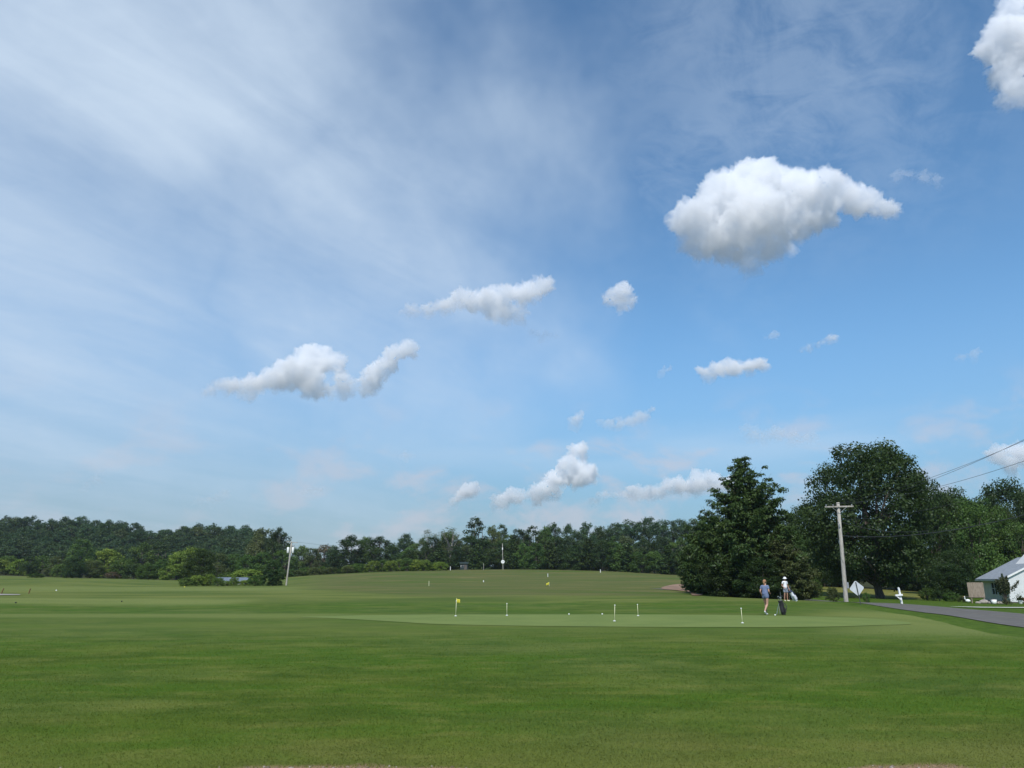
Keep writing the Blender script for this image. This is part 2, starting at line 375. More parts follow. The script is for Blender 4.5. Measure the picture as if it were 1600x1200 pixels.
# far field = driving range, beyond a line that runs with the mounds
rangeline = np.interp(cx, [420, 470, 620, 800, 1000, 1100], [150, 105, 72, 66, 72, 78])
z_range = sstep(Y+wob*14, rangeline-7, rangeline+10)*sstep(cx, 430, 540)*(1-sstep(cx, 1180, 1230))
zone('z_range', z_range)
zone('z_fair', np.clip(.5*sstep(Y+wob*8, 16, 30)*(1-sstep(Y+wob*3, 37, 41))+sstep(Y+wob*6, 53, 60)+.7*sstep(cx+wob*60, 1240, 1330)*sstep(Y, 22, 28), 0, 1))
# pale tee and green plateaus, left of centre
pale = np.maximum(sstep(Y, 50, 56)*(1-sstep(Y, 62, 68))*(1-sstep(cx+wob*80, 330, 420))*.7,
                  sstep(Y, 92, 104)*(1-sstep(Y, 130, 150))*(1-sstep(cx, 380, 560))*.6)
pale = np.maximum(pale, .65*sstep(cx+wob*90, 1230, 1400)*sstep(Y, 20, 26)*(1-sstep(Y, 40, 52)))
pale = np.maximum(pale, .5*sstep(Y+wob*2, 32, 35)*(1-sstep(Y, 37, 40))*(1-sstep(cx, 500, 640)))
zone('z_pale', pale)
# rough of the roadside bank: beyond the mown edge on the right
edge = np.interp(cx, [1240, 1300, 1350, 1400, 1440, 1480, 1510, 1545, 1600, 1700, 2600], [68, 58, 50, 41, 37, 33.5, 29, 25, 22.8, 20, 16])
zone('z_rough', sstep(Y+wob*1.2, edge-.25, edge+.25)*sstep(cx, 1235, 1250))
zone('z_hay', sstep(Y+wob*8, 98, 106)*sstep(cx, 1215, 1240)*(1-sstep(cx+wob*50, 1435, 1465)))
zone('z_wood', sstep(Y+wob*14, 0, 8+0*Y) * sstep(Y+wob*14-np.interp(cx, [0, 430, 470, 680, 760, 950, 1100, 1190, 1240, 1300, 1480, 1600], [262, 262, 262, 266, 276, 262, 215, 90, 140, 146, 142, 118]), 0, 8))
gl = 7.0+.17*(1-sstep(np.abs(cx-560), 150, 260))+.17*(1-sstep(np.abs(cx-1420), 50, 130))+wob*.30
z_grav = 1-sstep(Y+.25*(fbm(np.stack([X*3, Y*3, X*0], 1), 3, 5)-.5), gl-.06, gl+.10)
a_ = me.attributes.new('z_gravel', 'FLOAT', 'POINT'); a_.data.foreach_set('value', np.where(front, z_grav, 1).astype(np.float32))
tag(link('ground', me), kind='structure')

def sheet(name, outline, mat, lift, step, kind='structure', rough=.1):
    """flat patch that follows the ground, inside a closed outline of (X, Y)"""
    P = np.array(outline, float); x0, y0 = P.min(0)-1; x1, y1 = P.max(0)+1
    gx = np.arange(x0, x1, step); gy = np.arange(y0, y1, step)
    bm = bmesh.new(); n = len(P); vs = [bm.verts.new((p[0], p[1], 0)) for p in P]; bm.faces.new(vs)
    for v in gx: bmesh.ops.bisect_plane(bm, geom=bm.verts[:]+bm.edges[:]+bm.faces[:], plane_co=(v, 0, 0), plane_no=(1, 0, 0))
    for v in gy: bmesh.ops.bisect_plane(bm, geom=bm.verts[:]+bm.edges[:]+bm.faces[:], plane_co=(0, v, 0), plane_no=(0, 1, 0))
    co = np.array([v.co[:] for v in bm.verts]); z = H(co[:, 0], co[:, 1])+lift
    for v, q in zip(bm.verts, z): v.co.z = q
    bmesh.ops.recalc_face_normals(bm, faces=bm.faces[:])
    if sum(f.normal.z for f in bm.faces) < 0: bmesh.ops.reverse_faces(bm, faces=bm.faces[:])
    m_ = bpy.data.meshes.new(name); bm.to_mesh(m_); bm.free(); m_.materials.append(mat)
    m_.polygons.foreach_set('use_smooth', [True]*len(m_.polygons))
    o = link(name, m_); return tag(o, kind=kind) if kind else o
def gpt(x, row, z=0.0):                # ground point at height z seen at x, row
    d = pdir(x, row); k = (z-EYE)/d.z; return (d.x*k, d.y*k)
def smooth_loop(P, n=6):
    P = np.array(P, float); out = []
    for i in range(len(P)):
        p0, p1, p2, p3 = P[i-1], P[i], P[(i+1) % len(P)], P[(i+2) % len(P)]
        for k in range(n):
            t = k/n; out.append(.5*((2*p1)+(-p0+p2)*t+(2*p0-5*p1+4*p2-p3)*t*t+(-p0+3*p1-3*p2+p3)*t**3))
    return out
gr = [gpt(x, r, -.02) for x, r in ((520, 966.6), (600, 971), (680, 975.5), (800, 978), (1000, 980), (1200, 980.5), (1330, 979), (1420, 974), (1400, 968), (1290, 964), (1160, 961.5), (1000, 960.3), (800, 959.8), (640, 960.5), (540, 962), (470, 964))]
sheet('putting_green', smooth_loop(gr), M_GREEN, .012, .8)
# road
def roadmat():
    m, t, b = new_mat('asphalt'); pos = t.node('ShaderNodeNewGeometry').outputs['Position']
    n = t.noise(pos, 1.2, 5, .6); f = t.noise(pos, 30, 3, .8)
    c = t.mix(t.ramp(n, .3, .7), (.086, .076, .060), (.118, .106, .086)); c = t.mix(t.math('MULTIPLY', f, .35), c, (.15, .14, .13))
    t.put(b.inputs['Base Color'], c); b.inputs['Roughness'].default_value = .9; return m
M_ROAD = roadmat(); M_LINE = plain('road_paint', (.17, .16, .14), .8, .3, 2)
cl = np.array([[12, -30], [17, 0], [21, 20], [25, 37.5], [27.6, 48], [30, 60], [31.5, 70], [32, 80], [30, 92], [22, 110]])
def offset(P, d):
    T = np.gradient(P, axis=0); T /= np.linalg.norm(T, axis=1)[:, None]; return P+np.stack([T[:, 1], -T[:, 0]], 1)*d
def resamp(P, n=50):
    s = np.concatenate([[0], np.cumsum(np.linalg.norm(np.diff(P, axis=0), axis=1))]); q = np.linspace(0, s[-1], n)
    for _ in range(1): R_ = np.stack([np.interp(q, s, P[:, 0]), np.interp(q, s, P[:, 1])], 1)
    K = np.array([1, 2, 3, 2, 1])/9; Q = np.pad(R_, ((2, 2), (0, 0)), mode='edge')
    for a in (0, 1): R_[2:-2, a] = np.convolve(Q[:, a], K, 'valid')[2:-2]
    return R_
cl = resamp(cl, 170)
def strip(name, P, d0, d1, mat, lift):
    a = offset(P, d0); b = offset(P, d1); n = 6
    V_ = []; 
    for i in range(len(P)):
        for k in range(n+1):
            q = a[i]*(1-k/n)+b[i]*(k/n); V_.append(q)
    V_ = np.array(V_); z = H(V_[:, 0], V_[:, 1])+lift
    Fc = [[i*(n+1)+k, i*(n+1)+k+1, (i+1)*(n+1)+k+1, (i+1)*(n+1)+k] for i in range(len(P)-1) for k in range(n)]
    o = link(name, mesh_np(name, np.column_stack([V_, z]), np.array(Fc), mat, smooth=True)); return tag(o, kind='structure')
strip('road', cl, -2.75, 2.7, M_ROAD, .03)
strip('road_line', cl, -2.66, -2.58, M_LINE, .034)
strip('centre_line', cl, -.06, .06, plain('worn_yellow_paint', (.15, .125, .08), .7, .3, 2), .034)

M_CONC = plain('concrete', (.55, .54, .48), .85, .1, 3)
dv = [(34.6, 57), (44, 61.5), (60, 68), (80, 77), (80, 80), (60, 70.6), (44, 63.6), (33.4, 59)]
sheet('driveway', dv, M_CONC, .06, 1.5)
M_PATH = plain('path_gravel', (.30, .27, .24), .9, .15, 3)
sheet('cart_path', [(-62, 74), (-51.0, 74.5), (-49.0, 76.5), (-50.5, 79), (-54, 81), (-64, 82)], M_PATH, .05, 1)
M_DIRT = plain('red_clay', (.23, .14, .085), .95, .3, .5)
dp = [gpt(x, r, .2) for x, r in ((1032, 921), (1050, 918.6), (1078, 918), (1092, 920), (1098, 925), (1082, 926.5), (1076, 923), (1055, 922))]
sheet('bare_clay', smooth_loop(dp, 3), M_DIRT, .07, 2)
M_DRY = plain('dry_turf', (.24, .20, .11), .95, .25, .6)

# grass blades over the near lawn: constant count per picture area, stout enough to read
def grass(n=620000):
    u = rng.random(n); d = 6.95*(30/6.95)**(u**1.0); t = rng.uniform(-.86, .86, n)
    X = t*d; Y = d
    wob = (fbm(np.stack([X/3, Y/3, X*0], 1), 4, 11)-.5)
    cx, cy = px_of(X, Y)
    gl = 7.0+.17*(1-sstep(np.abs(cx-560), 150, 260))+.17*(1-sstep(np.abs(cx-1420), 50, 130))+wob*.30
    keep = (rng.random(n) < 1-sstep(d, 9, 27)) & (Y > gl+rng.normal(0, .05, n)) & (Y+wob*1.2 < np.interp(cx, [1240, 1300, 1350, 1400, 1440, 1480, 1510, 1545, 1600, 1700, 2600], [68, 58, 50, 41, 37, 33.5, 29, 25, 22.8, 20, 16]))
    G = np.array(smooth_loop(gr)); # stay off the putting green
    ins = np.zeros(n, bool); x1, y1 = G[:, 0], G[:, 1]; x2, y2 = np.roll(x1, -1), np.roll(y1, -1)
    for a, b, c_, e in zip(x1, y1, x2, y2):
        cr = ((b > Y) != (e > Y)); ins ^= cr & (X < (c_-a)*(Y-b)/(e-b+1e-9)+a)
    keep &= ~ins
    X, Y, d = X[keep], Y[keep], d[keep]; n = len(X); Z = H(X, Y)
    w_ = .0022+.00026*d; hh = (.009+.0004*d)*rng.uniform(.6, 1.3, n)
    a = rng.uniform(0, math.pi, n); lean = rng.normal(0, .6, (n, 2))*hh[:, None]
    dx = np.cos(a)*w_; dy = np.sin(a)*w_*.4
    V = np.empty((n, 3, 3)); V[:, 0] = np.stack([X-dx, Y-dy, Z], 1); V[:, 1] = np.stack([X+dx, Y+dy, Z], 1)
    V[:, 2] = np.stack([X+lean[:, 0], Y+lean[:, 1], Z+hh], 1)
    tint = np.repeat(rng.beta(2, 2.5, n), 3)
    me = mesh_np('lawn_grass', V.reshape(-1, 3), np.arange(n*3).reshape(-1, 3), M_BLADE, tint)
    tag(link('lawn_grass', me), 'short mown green lawn grass covering the whole foreground', 'grass', kind='stuff')
grass()
def gravel(n=5200):
    bm = bmesh.new(); bmesh.ops.create_icosphere(bm, subdivisions=1, radius=1)
    bv = np.array([v.co[:] for v in bm.verts]); bf = np.array([[v.index for v in f.verts] for f in bm.faces]); bm.free()
    X = rng.uniform(-6, 6, n); Y = rng.uniform(5.6, 7.35, n); wob = (fbm(np.stack([X/3, Y/3, X*0], 1), 4, 11)-.5); cx, _ = px_of(X, Y)
    gl = 7.0+.17*(1-sstep(np.abs(cx-560), 150, 260))+.17*(1-sstep(np.abs(cx-1420), 50, 130))+wob*.30
    k = Y < gl+rng.normal(0, .05, n); X, Y = X[k], Y[k]; n = len(X); Z = H(X, Y)
    s = rng.gamma(3, .0022, n)+.003; sc = rng.uniform(.6, 1.3, (n, 3)); sc[:, 2] *= .6
    V = bv[None]*(sc*s[:, None])[:, None]*rng.uniform(.8, 1.2, (n, len(bv), 1))+np.stack([X, Y, Z+s*.2], 1)[:, None]
    Fc = bf[None]+(np.arange(n)*len(bv))[:, None, None]
    m, t, b = new_mat('gravel_stone'); a = t.node('ShaderNodeAttribute', attribute_name='tint').outputs['Fac']
    t.put(b.inputs['Base Color'], t.mix(a, (.10, .07, .05), (.34, .29, .25))); b.inputs['Roughness'].default_value = .9
    tag(link('gravel', mesh_np('gravel', V.reshape(-1, 3), Fc.reshape(-1, 3), m, np.repeat(rng.random(n), len(bv)))), 'loose pale gravel at the near edge of the lawn', 'gravel', kind='stuff')
gravel()

# ------------------------------------------------------------ foliage
def leaves(C, N, size, aspect=1.0, r=rng):
    """one diamond leaf (two triangles as a quad) per centre C with normal N"""
    n = len(C); N = N/np.linalg.norm(N, axis=1)[:, None]
    a = np.cross(N, r.normal(size=(n, 3))); a /= np.linalg.norm(a, axis=1)[:, None]; b = np.cross(N, a)
    s = (size*r.uniform(.6, 1.35, n))[:, None]
    V = np.empty((n, 4, 3)); V[:, 0] = C-a*s*aspect*.5; V[:, 1] = C+b*s*.42+N*s*.12; V[:, 2] = C+a*s*aspect*.5; V[:, 3] = C-b*s*.42+N*s*.12
    return V.reshape(-1, 3), np.arange(4*n).reshape(-1, 4)
def clump_leaves(cen, rad, per, size, flat=.75, r=rng, up=.35):
    """leaves scattered through the outer part of each clump"""
    C = []; N = []; T = []
    for c, q, k in zip(cen, rad, per):
        d = r.normal(size=(k, 3)); d /= np.linalg.norm(d, axis=1)[:, None]
        lump = .78+.5*vnoise(d*2.2+c*.37+50, 2)
        m = q*(r.random(k)**.45)*lump
        p = d*m[:, None]; p[:, 2] *= flat
        C.append(c+p); nn = d+np.array([0, 0, up])+r.normal(0, .55, (k, 3)); N.append(nn)
        T.append(np.clip(r.normal(.5, .16)+r.normal(0, .13, k), 0, 1))
    C = np.vstack(C); N = np.vstack(N); T = np.concatenate(T)
    V, Fc = leaves(C, N, size, r=r); return V, Fc, np.repeat(T, 4)
def limb_tubes(mb, p0, p1, r0, r1, r, n=6, sag=.1):
    p0 = np.array(p0); p1 = np.array(p1); L = np.linalg.norm(p1-p0); pts = []; rad = []
    off = r.normal(0, .06*L, (2, 3))
    for k in range(5):
        t = k/4; p = p0*(1-t)+p1*t+off[0]*math.sin(t*math.pi)+off[1]*math.sin(2*t*math.pi)*.5; p[2] += sag*L*math.sin(t*math.pi)
        pts.append(p); rad.append(r0*(1-t)+r1*t)
    mb.tube(pts, rad, n)
BARK = barkmat('bark', (.045, .035, .028), (.14, .115, .09)); BARK_PALE = barkmat('pale_bark', (.14, .13, .115), (.34, .32, .28))
LM = {
 'dark': leafmat('dark_leaves', (.020, .041, .012), (.066, .104, .028)),
 'mid': leafmat('green_leaves', (.046, .090, .018), (.120, .185, .038)),
 'lime': leafmat('yellow_green_leaves', (.105, .165, .024), (.235, .30, .05)),
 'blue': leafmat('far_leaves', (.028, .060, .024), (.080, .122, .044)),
 'olive': leafmat('olive_leaves', (.050, .072, .022), (.125, .145, .050)),
 'brown': leafmat('brownish_leaves', (.085, .060, .035), (.17, .13, .075)),
 'pine': leafmat('pine_needles', (.026, .054, .014), (.090, .134, .036), trans=.12),
}
VAR = {}
def broadleaf(key, Wd, Ht, leaf, seed, bare=.12, nclump=46, dens=1.0, lobes=3, mat='mid', pale=False, trunk_r=None, prof=None, uneven=.3, rcs=1.0):
    """mesh data of one broadleaf tree: crown Wd wide, Ht tall, foliage from bare*Ht up"""
    r = np.random.default_rng(seed); cz0 = Ht*bare; ch = Ht-cz0
    prof = prof or ((0, .76), (.18, .95), (.42, 1), (.68, .92), (.86, .72), (1, .36))
    px_, py_ = zip(*prof); base = min(Wd, ch*1.1)
    wts = np.interp(np.linspace(0, 1, 40), px_, py_)+.15; wts[-4:] *= 1.5; wts /= wts.sum()
    cen = []; rad = []; tries = 0; off = r.uniform(0, 50, 3)
    while len(cen) < nclump and tries < nclump*80:
        tries += 1; t = (r.choice(40, p=wts)+r.random())/40; az = r.uniform(0, 2*math.pi)
        nz = vnoise(np.array([[math.cos(az)*1.3+off[0], math.sin(az)*1.3+off[1], t*2.6+off[2]]]), seed)[0]
        R_ = Wd/2*np.interp(t, px_, py_)*(1+uneven*(nz-.62)*1.6)
        q = r.uniform(.72, 1.0) if r.random() < .82 else r.uniform(.1, .7)
        rc = base*r.uniform(.075, .135)*rcs*(46/nclump)**.33*1.12
        q_ = max(R_-rc*.8, 0)*q; p = np.array([math.cos(az)*q_, math.sin(az)*q_, cz0+rc*.5+t*(ch-rc*1.3)])
        if any(np.linalg.norm(p-c) < (rc+r2)*.45 for c, r2 in zip(cen, rad)): continue
        cen.append(p); rad.append(rc)
    cen = np.array(cen); rad = np.array(rad)
    k = Ht/(cen[:, 2]+rad*.8).max(); cen[:, 2] *= k
    per = np.maximum(12, (rad**2*4*math.pi*.8/(leaf**2*.42)*dens*.62)).astype(int)
    V, Fc, T = clump_leaves(cen, rad*1.12, per, leaf, .8, r)
    V[:, 2] = np.maximum(V[:, 2], .05)
    Wd = 2*float(np.percentile(np.hypot(V[:, 0], V[:, 1]), 98.5)); Ht = float(np.percentile(V[:, 2], 99.95))
    crown = mesh_np('crown', V, Fc, LM[mat], T)
    mb = MB(); tr = trunk_r or Ht*.018+.08; lean = r.normal(0, .03*Ht, 2)
    fork = np.array([lean[0], lean[1], cz0+ch*.35])
    mb.tube([(0, 0, -.8), (0, 0, .15), (lean[0]*.3, lean[1]*.3, cz0*.6+.3), tuple(fork), (lean[0]*1.2, lean[1]*1.2, Ht*.82)], [tr*1.5, tr*1.15, tr*.9, tr*.7, tr*.15], 8)
    for i in r.permutation(len(cen))[:min(len(cen), 26)]:
        zf = r.uniform(.3, .9); bs = np.array([lean[0]*.6, lean[1]*.6, cz0*.7])*(1-zf)+fork*zf
        if cen[i][2] < bs[2]: bs = np.array([0, 0, max(cz0*.7, .3)])
        limb_tubes(mb, bs, cen[i], tr*.42, tr*.07, r, 5)
    me_ = bpy.data.meshes.new('trunk'); me_.from_pydata(mb.V, [], mb.F); me_.materials.append(BARK_PALE if pale else BARK)
    VAR[key] = (crown, me_, Wd, Ht)
def conifer(key, Wd, Ht, leaf, seed, mat='pine', base=.02, ragged=.25, levels=30, dens=1.0, power=.9, needle=2.2, flat=.30):
    r = np.random.default_rng(seed); mb = MB(); tr = Ht*.016+.06
    mb.tube([(0, 0, -.8), (0, 0, .2), (.1, 0, Ht*.5), (0, .1, Ht*.98)], [tr*1.4, tr*1.1, tr*.6, tr*.08], 8)
    C = []; N = []; T = []
    for li in range(levels):
        t = (li+r.uniform(-.3, .3))/levels; t = min(max(t, 0), .985); z0 = Ht*(base+(1-base)*t)
        R_ = Wd/2*((1-t)**power*1.0)*(1 if t > .12 else .82+t*1.5)+.25
        nb = int(5+6*(1-t))
        tn = r.uniform(0, 6.28)
        for b_ in range(nb):
            az = tn+b_*2*math.pi/nb+r.normal(0, .25); L = R_*(1-ragged*.5+ragged*r.normal(0, .55)); L = max(L, .2)
            rise = (.15+.5*t)*L*r.uniform(.5, 1.3); droop = .10*L*(1-t)
            dirv = np.array([math.cos(az), math.sin(az), 0]); pts = []
            for s in np.linspace(0, 1, 5): pts.append(dirv*L*s+np.array([0, 0, z0+rise*s*s-droop*math.sin(s*math.pi)]))
            mb.tube(pts, [tr*.3*(1-t)+.02, tr*.24*(1-t)+.018, tr*.18*(1-t)+.015, tr*.12*(1-t)+.01, .008], 4, caps=False)
            ct = r.normal(.5, .17)
            nsub = max(2, int(L/.75))
            for q in range(nsub):
                s = .28+.74*(q+r.random())/nsub; cc = dirv*L*s+np.array([0, 0, z0+rise*s*s-droop*math.sin(min(s, 1)*math.pi)])
                rc = (.38+.17*L*(1.15-s*.65))*r.uniform(.7, 1.2); k = max(8, int(rc*rc*26*dens/(leaf**2)*.10))
                d = r.normal(size=(k, 3)); d /= np.linalg.norm(d, axis=1)[:, None]; m = rc*r.random(k)**.5
                p = d*m[:, None]; p[:, 2] *= flat; p[:, 2] += .12*rc
                C.append(cc+p); N.append(r.normal(0, .7, (k, 3))+np.array([0, 0, .9])+d*.4); T.append(np.clip(ct+r.normal(0, .15, k), 0, 1))
    C = np.vstack(C); N = np.vstack(N); T = np.concatenate(T)
    V, Fc = leaves(C, N, leaf, needle, r); V[:, 2] = np.maximum(V[:, 2], .03)
    k = Ht/V[:, 2].max(); V[:, 2] *= k
    crown = mesh_np('crown', V, Fc, LM[mat], np.repeat(T, 4))
    me_ = bpy.data.meshes.new('trunk'); me_.from_pydata(mb.V, [], mb.F); me_.materials.append(BARK)
    VAR[key] = (crown, me_, Wd, Ht)
def tallpine(key, Wd, Ht, leaf, seed, mat='blue'):
    """slender bare trunk with a broken, open crown at the top"""
    broadleaf(key, Wd, Ht, leaf, seed, bare=.50, nclump=22, dens=.8, mat=mat, pale=True, trunk_r=.22, rcs=.95, uneven=.4, prof=((0, .35), (.25, .8), (.55, 1), (.8, .9), (1, .5)))

MATV = {}
def with_mat(key, mat):                # the same crown shape with another leaf colour
    if (key, mat) not in MATV:
        c, t_, Wd, Ht = VAR[key]; c2 = c.copy(); c2.materials.clear(); c2.materials.append(LM[mat]); MATV[key, mat] = (c2, t_, Wd, Ht)
    return MATV[key, mat]
NTREE = [0]
ORD = ['first', 'second', 'third', 'fourth', 'fifth', 'sixth', 'seventh', 'eighth', 'ninth', 'tenth', 'eleventh', 'twelfth', 'thirteenth', 'fourteenth', 'fifteenth', 'sixteenth', 'seventeenth', 'eighteenth', 'nineteenth', 'twentieth', 'twenty-first', 'twenty-second', 'twenty-third', 'twenty-fourth', 'twenty-fifth', 'twenty-sixth', 'twenty-seventh', 'twenty-eighth']
TONE = {'blue': 'bluish green', 'dark': 'dark green', 'olive': 'olive green', 'mid': 'mid green', 'lime': 'yellow-green', 'brown': 'brownish', 'pine': 'dark'}
def plant(key, x, top, wpx, Y, name, label, cat, group=None, mat=None, rz=None, ground=None):
    """stand a tree so that it spans wpx columns about x and reaches the row top, at depth Y"""
    c, t_, Wd, Ht = with_mat(key, mat) if mat else VAR[key]
    X = tcol(x)*Y; z = h1(X, Y) if ground is None else ground
    ztop = at(x, top, Y).z; hh = max(ztop-z, .6); k = Y/1.035/F*wpx/Wd
    o = empty(name, (X, Y, z), rz if rz is not None else random.uniform(0, 6.28)); o.scale = (k, k, hh/Ht)
    link('crown', c, o); link('trunk', t_, o); tag(o, label, cat, group); NTREE[0] += 1
    return o
random.seed(5)
# shapes: near (a leaf is a pixel or two at 90 m), middle (250 m), far (450 m)
broadleaf('oak', 22, 20, .30, 11, bare=.09, nclump=190, dens=.8, mat='dark', trunk_r=.5, prof=((0, .55), (.12, .86), (.3, .97), (.5, .98), (.66, .90), (.8, .76), (.92, .60), (1, .34)), uneven=.55)
broadleaf('near_a', 12, 13, .25, 12, bare=.02, nclump=90, dens=.85)
broadleaf('near_b', 12, 12, .25, 13, bare=.0, nclump=90, dens=.85, uneven=.5)
for i in range(4): broadleaf('mid_%d' % i, 12, 14, .42, 20+i, bare=.0, nclump=64, dens=.9, uneven=.25+.1*i)
for i in range(2): broadleaf('midtall_%d' % i, 9, 18, .42, 30+i, bare=.02, nclump=70, dens=.9, uneven=.45)
for i in range(2): broadleaf('bush_%d' % i, 8, 6, .30, 40+i, bare=.0, nclump=50, dens=.9)
for i in range(4): broadleaf('far_%d' % i, 13, 14, .62, 50+i, bare=.0, nclump=50, dens=.95, uneven=.25+.1*i)
for i in range(3): tallpine('tallpine_%d' % i, 10, 22, .42, 60+i)
broadleaf('sparse', 10, 15, .30, 66, bare=.15, nclump=60, dens=.2, mat='olive', pale=True)
conifer('bigpine', 17, 16.5, .20, 70, ragged=.34, levels=44, dens=1.25, power=.72)
conifer('sidepine', 12, 10, .21, 71, ragged=.25, levels=26, dens=1.2, power=.55)
for i in range(2): conifer('midpine_%d' % i, 10, 13, .40, 72+i, ragged=.3, levels=20, dens=1.3, power=.7)
broadleaf('roundbush', 4.6, 5.4, .18, 80, bare=.0, nclump=90, dens=1.3, mat='dark', uneven=.05, prof=((0, .8), (.3, 1), (.6, .96), (.85, .7), (1, .3)))

def interp(x, pts): return float(np.interp(x, [p[0] for p in pts], [p[1] for p in pts]))
# wooded hill on the left, five ranks deep
crest = [(-60, 808), (0, 806), (30, 806), (60, 812), (100, 806), (120, 808), (150, 812), (170, 810), (190, 812), (215, 823), (225, 829), (240, 827), (265, 820), (290, 818), (320, 819), (350, 819), (380, 821), (395, 828), (420, 832), (445, 838)]
hk = ['far_0', 'far_1', 'far_2', 'far_3']
for k in range(6):
    Yk = 520-k*28; x = -30+k*7; cnt = 0
    while x < 440-k*3:
        wpx = random.uniform(27, 42); top = interp(x, crest)+random.uniform(-2, 3)+[0, 5, 14, 24, 34, 44][k]
        if top < 868:
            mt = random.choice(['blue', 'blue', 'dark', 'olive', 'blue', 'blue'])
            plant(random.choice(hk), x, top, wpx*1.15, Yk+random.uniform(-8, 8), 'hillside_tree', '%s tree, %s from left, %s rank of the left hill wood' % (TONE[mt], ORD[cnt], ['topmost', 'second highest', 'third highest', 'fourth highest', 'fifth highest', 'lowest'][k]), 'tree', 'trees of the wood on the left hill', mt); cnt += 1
        x += wpx*random.uniform(.62, .85)
# belt of lighter shrubs and small trees in front of the hill
belt = [  # x, top, width, Y, key, colour, words
 (8, 868, 40, 300, 'mid_0', 'mid', 'small green tree at the far left edge of the shrub belt'),
 (28, 873, 36, 285, 'bush_0', 'lime', 'bright yellow-green bush near the far left edge'),
 (-6, 872, 38, 290, 'bush_1', 'lime', 'lime green bush cut by the left picture edge'),
 (42, 868, 24, 280, 'mid_1', 'dark', 'dark upright small tree beside the bright bushes at left'),
 (60, 867, 40, 300, 'bush_0', 'mid', 'mid green bush between the dark small tree and the round tree'),
 (86, 868, 34, 290, 'mid_2', 'olive', 'dull olive shrub left of the dark round tree'),
 (95, 880, 30, 270, 'bush_1', 'mid', 'low green bush against the foot of the dark round tree'),
 (112, 869, 34, 255, 'near_b', 'dark', 'dark round tree standing alone before the yellowish tree'),
 (122, 842, 44, 330, 'mid_3', 'mid', 'tall green tree rising behind the dark round tree'),
 (140, 874, 40, 262, 'near_a', 'olive', 'olive green low tree right of the dark round tree'),
 (163, 857, 56, 275, 'mid_0', 'lime', 'broad yellow-green tree in the middle of the left belt'),
 (176, 893, 22, 258, 'bush_0', 'brown', 'reddish brown low bush at the field edge on the left'),
 (190, 872, 34, 262, 'mid_1', 'mid', 'mid green tree right of the broad yellow-green tree'),
 (216, 846, 44, 300, 'mid_2', 'mid', 'tall rounded green tree at the dip of the hill'),
 (243, 846, 40, 310, 'midtall_0', 'dark', 'tall dark tree right of the rounded one under the hill dip'),
 (208, 880, 34, 258, 'bush_1', 'dark', 'dark bush at the foot of the tall rounded tree'),
 (232, 880, 36, 255, 'near_b', 'mid', 'bushy green tree low at the field edge, dark below'),
 (250, 873, 26, 256, 'mid_3', 'mid', 'narrow pale green tree next to the yellow-green one'),
 (275, 862, 44, 262, 'mid_0', 'lime', 'yellow-green tree left of the large dark shrub'),
 (262, 884, 28, 254, 'bush_0', 'lime', 'small lime bush at the foot of the yellow-green tree'),
 (296, 854, 56, 268, 'mid_1', 'lime', 'yellowish tree behind the large dark shrub'),
 (340, 862, 40, 262, 'mid_2', 'olive', 'olive tree behind the grey roof'),
 (362, 865, 38, 268, 'mid_3', 'mid', 'rounded mid green tree above the grey roof'),
 (330, 884, 40, 235, 'bush_0', 'olive', 'olive bush left above the grey roof'),
 (385, 866, 36, 262, 'mid_0', 'mid', 'mid green rounded tree right above the grey roof'),
 (408, 862, 44, 266, 'mid_1', 'mid', 'green tree behind the clipped round shrub'),
 (385, 889, 52, 220, 'bush_1', 'lime', 'low yellow-green thicket left of the clipped round shrub'),
 (360, 893, 36, 225, 'bush_0', 'mid', 'low green thicket just behind the grey roof'),
 (55, 896, 24, 235, 'bush_1', 'mid', 'small low bush alone on the grass slope at left'),
]
for x, top, wp, Yk, key, mt, lb in belt: plant(key, x, top, wp*1.1, Yk, 'tree' if 'tree' in lb else 'bush', lb, 'tree' if 'tree' in lb else 'bush', None, mt)
plant('near_b', 312, 857, 58, 175, 'large_shrub', 'large dark green dome-shaped shrub on the left, behind a low leafy bank', 'shrub', None, 'dark')
for i, (x, top, wp) in enumerate([(292, 902, 26), (308, 898, 28), (327, 896, 28), (342, 902, 22), (366, 897, 15), (384, 906, 26), (400, 898, 26), (411, 910, 10), (356, 907, 26)]):
    plant('bush_%d' % (i % 2), x, top, wp, 160+i % 3*2, 'low_bush', 'low bush on the left plateau edge, %s' % ['left end of the row', 'second from the left', 'tallest of the left half', 'just left of the shed roof', 'in front of the middle of the shed roof', 'before the right end of the shed', 'against the egg-shaped shrub', 'touching the egg-shaped shrub', 'before the left end of the shed'][i], 'bush', 'low bushes behind the left plateau', 'lime' if i % 3 else 'mid')
plant('roundbush', 427, 875, 36, 156, 'round_shrub', 'dense dark egg-shaped shrub beside the leaning utility pole with transformers', 'shrub')
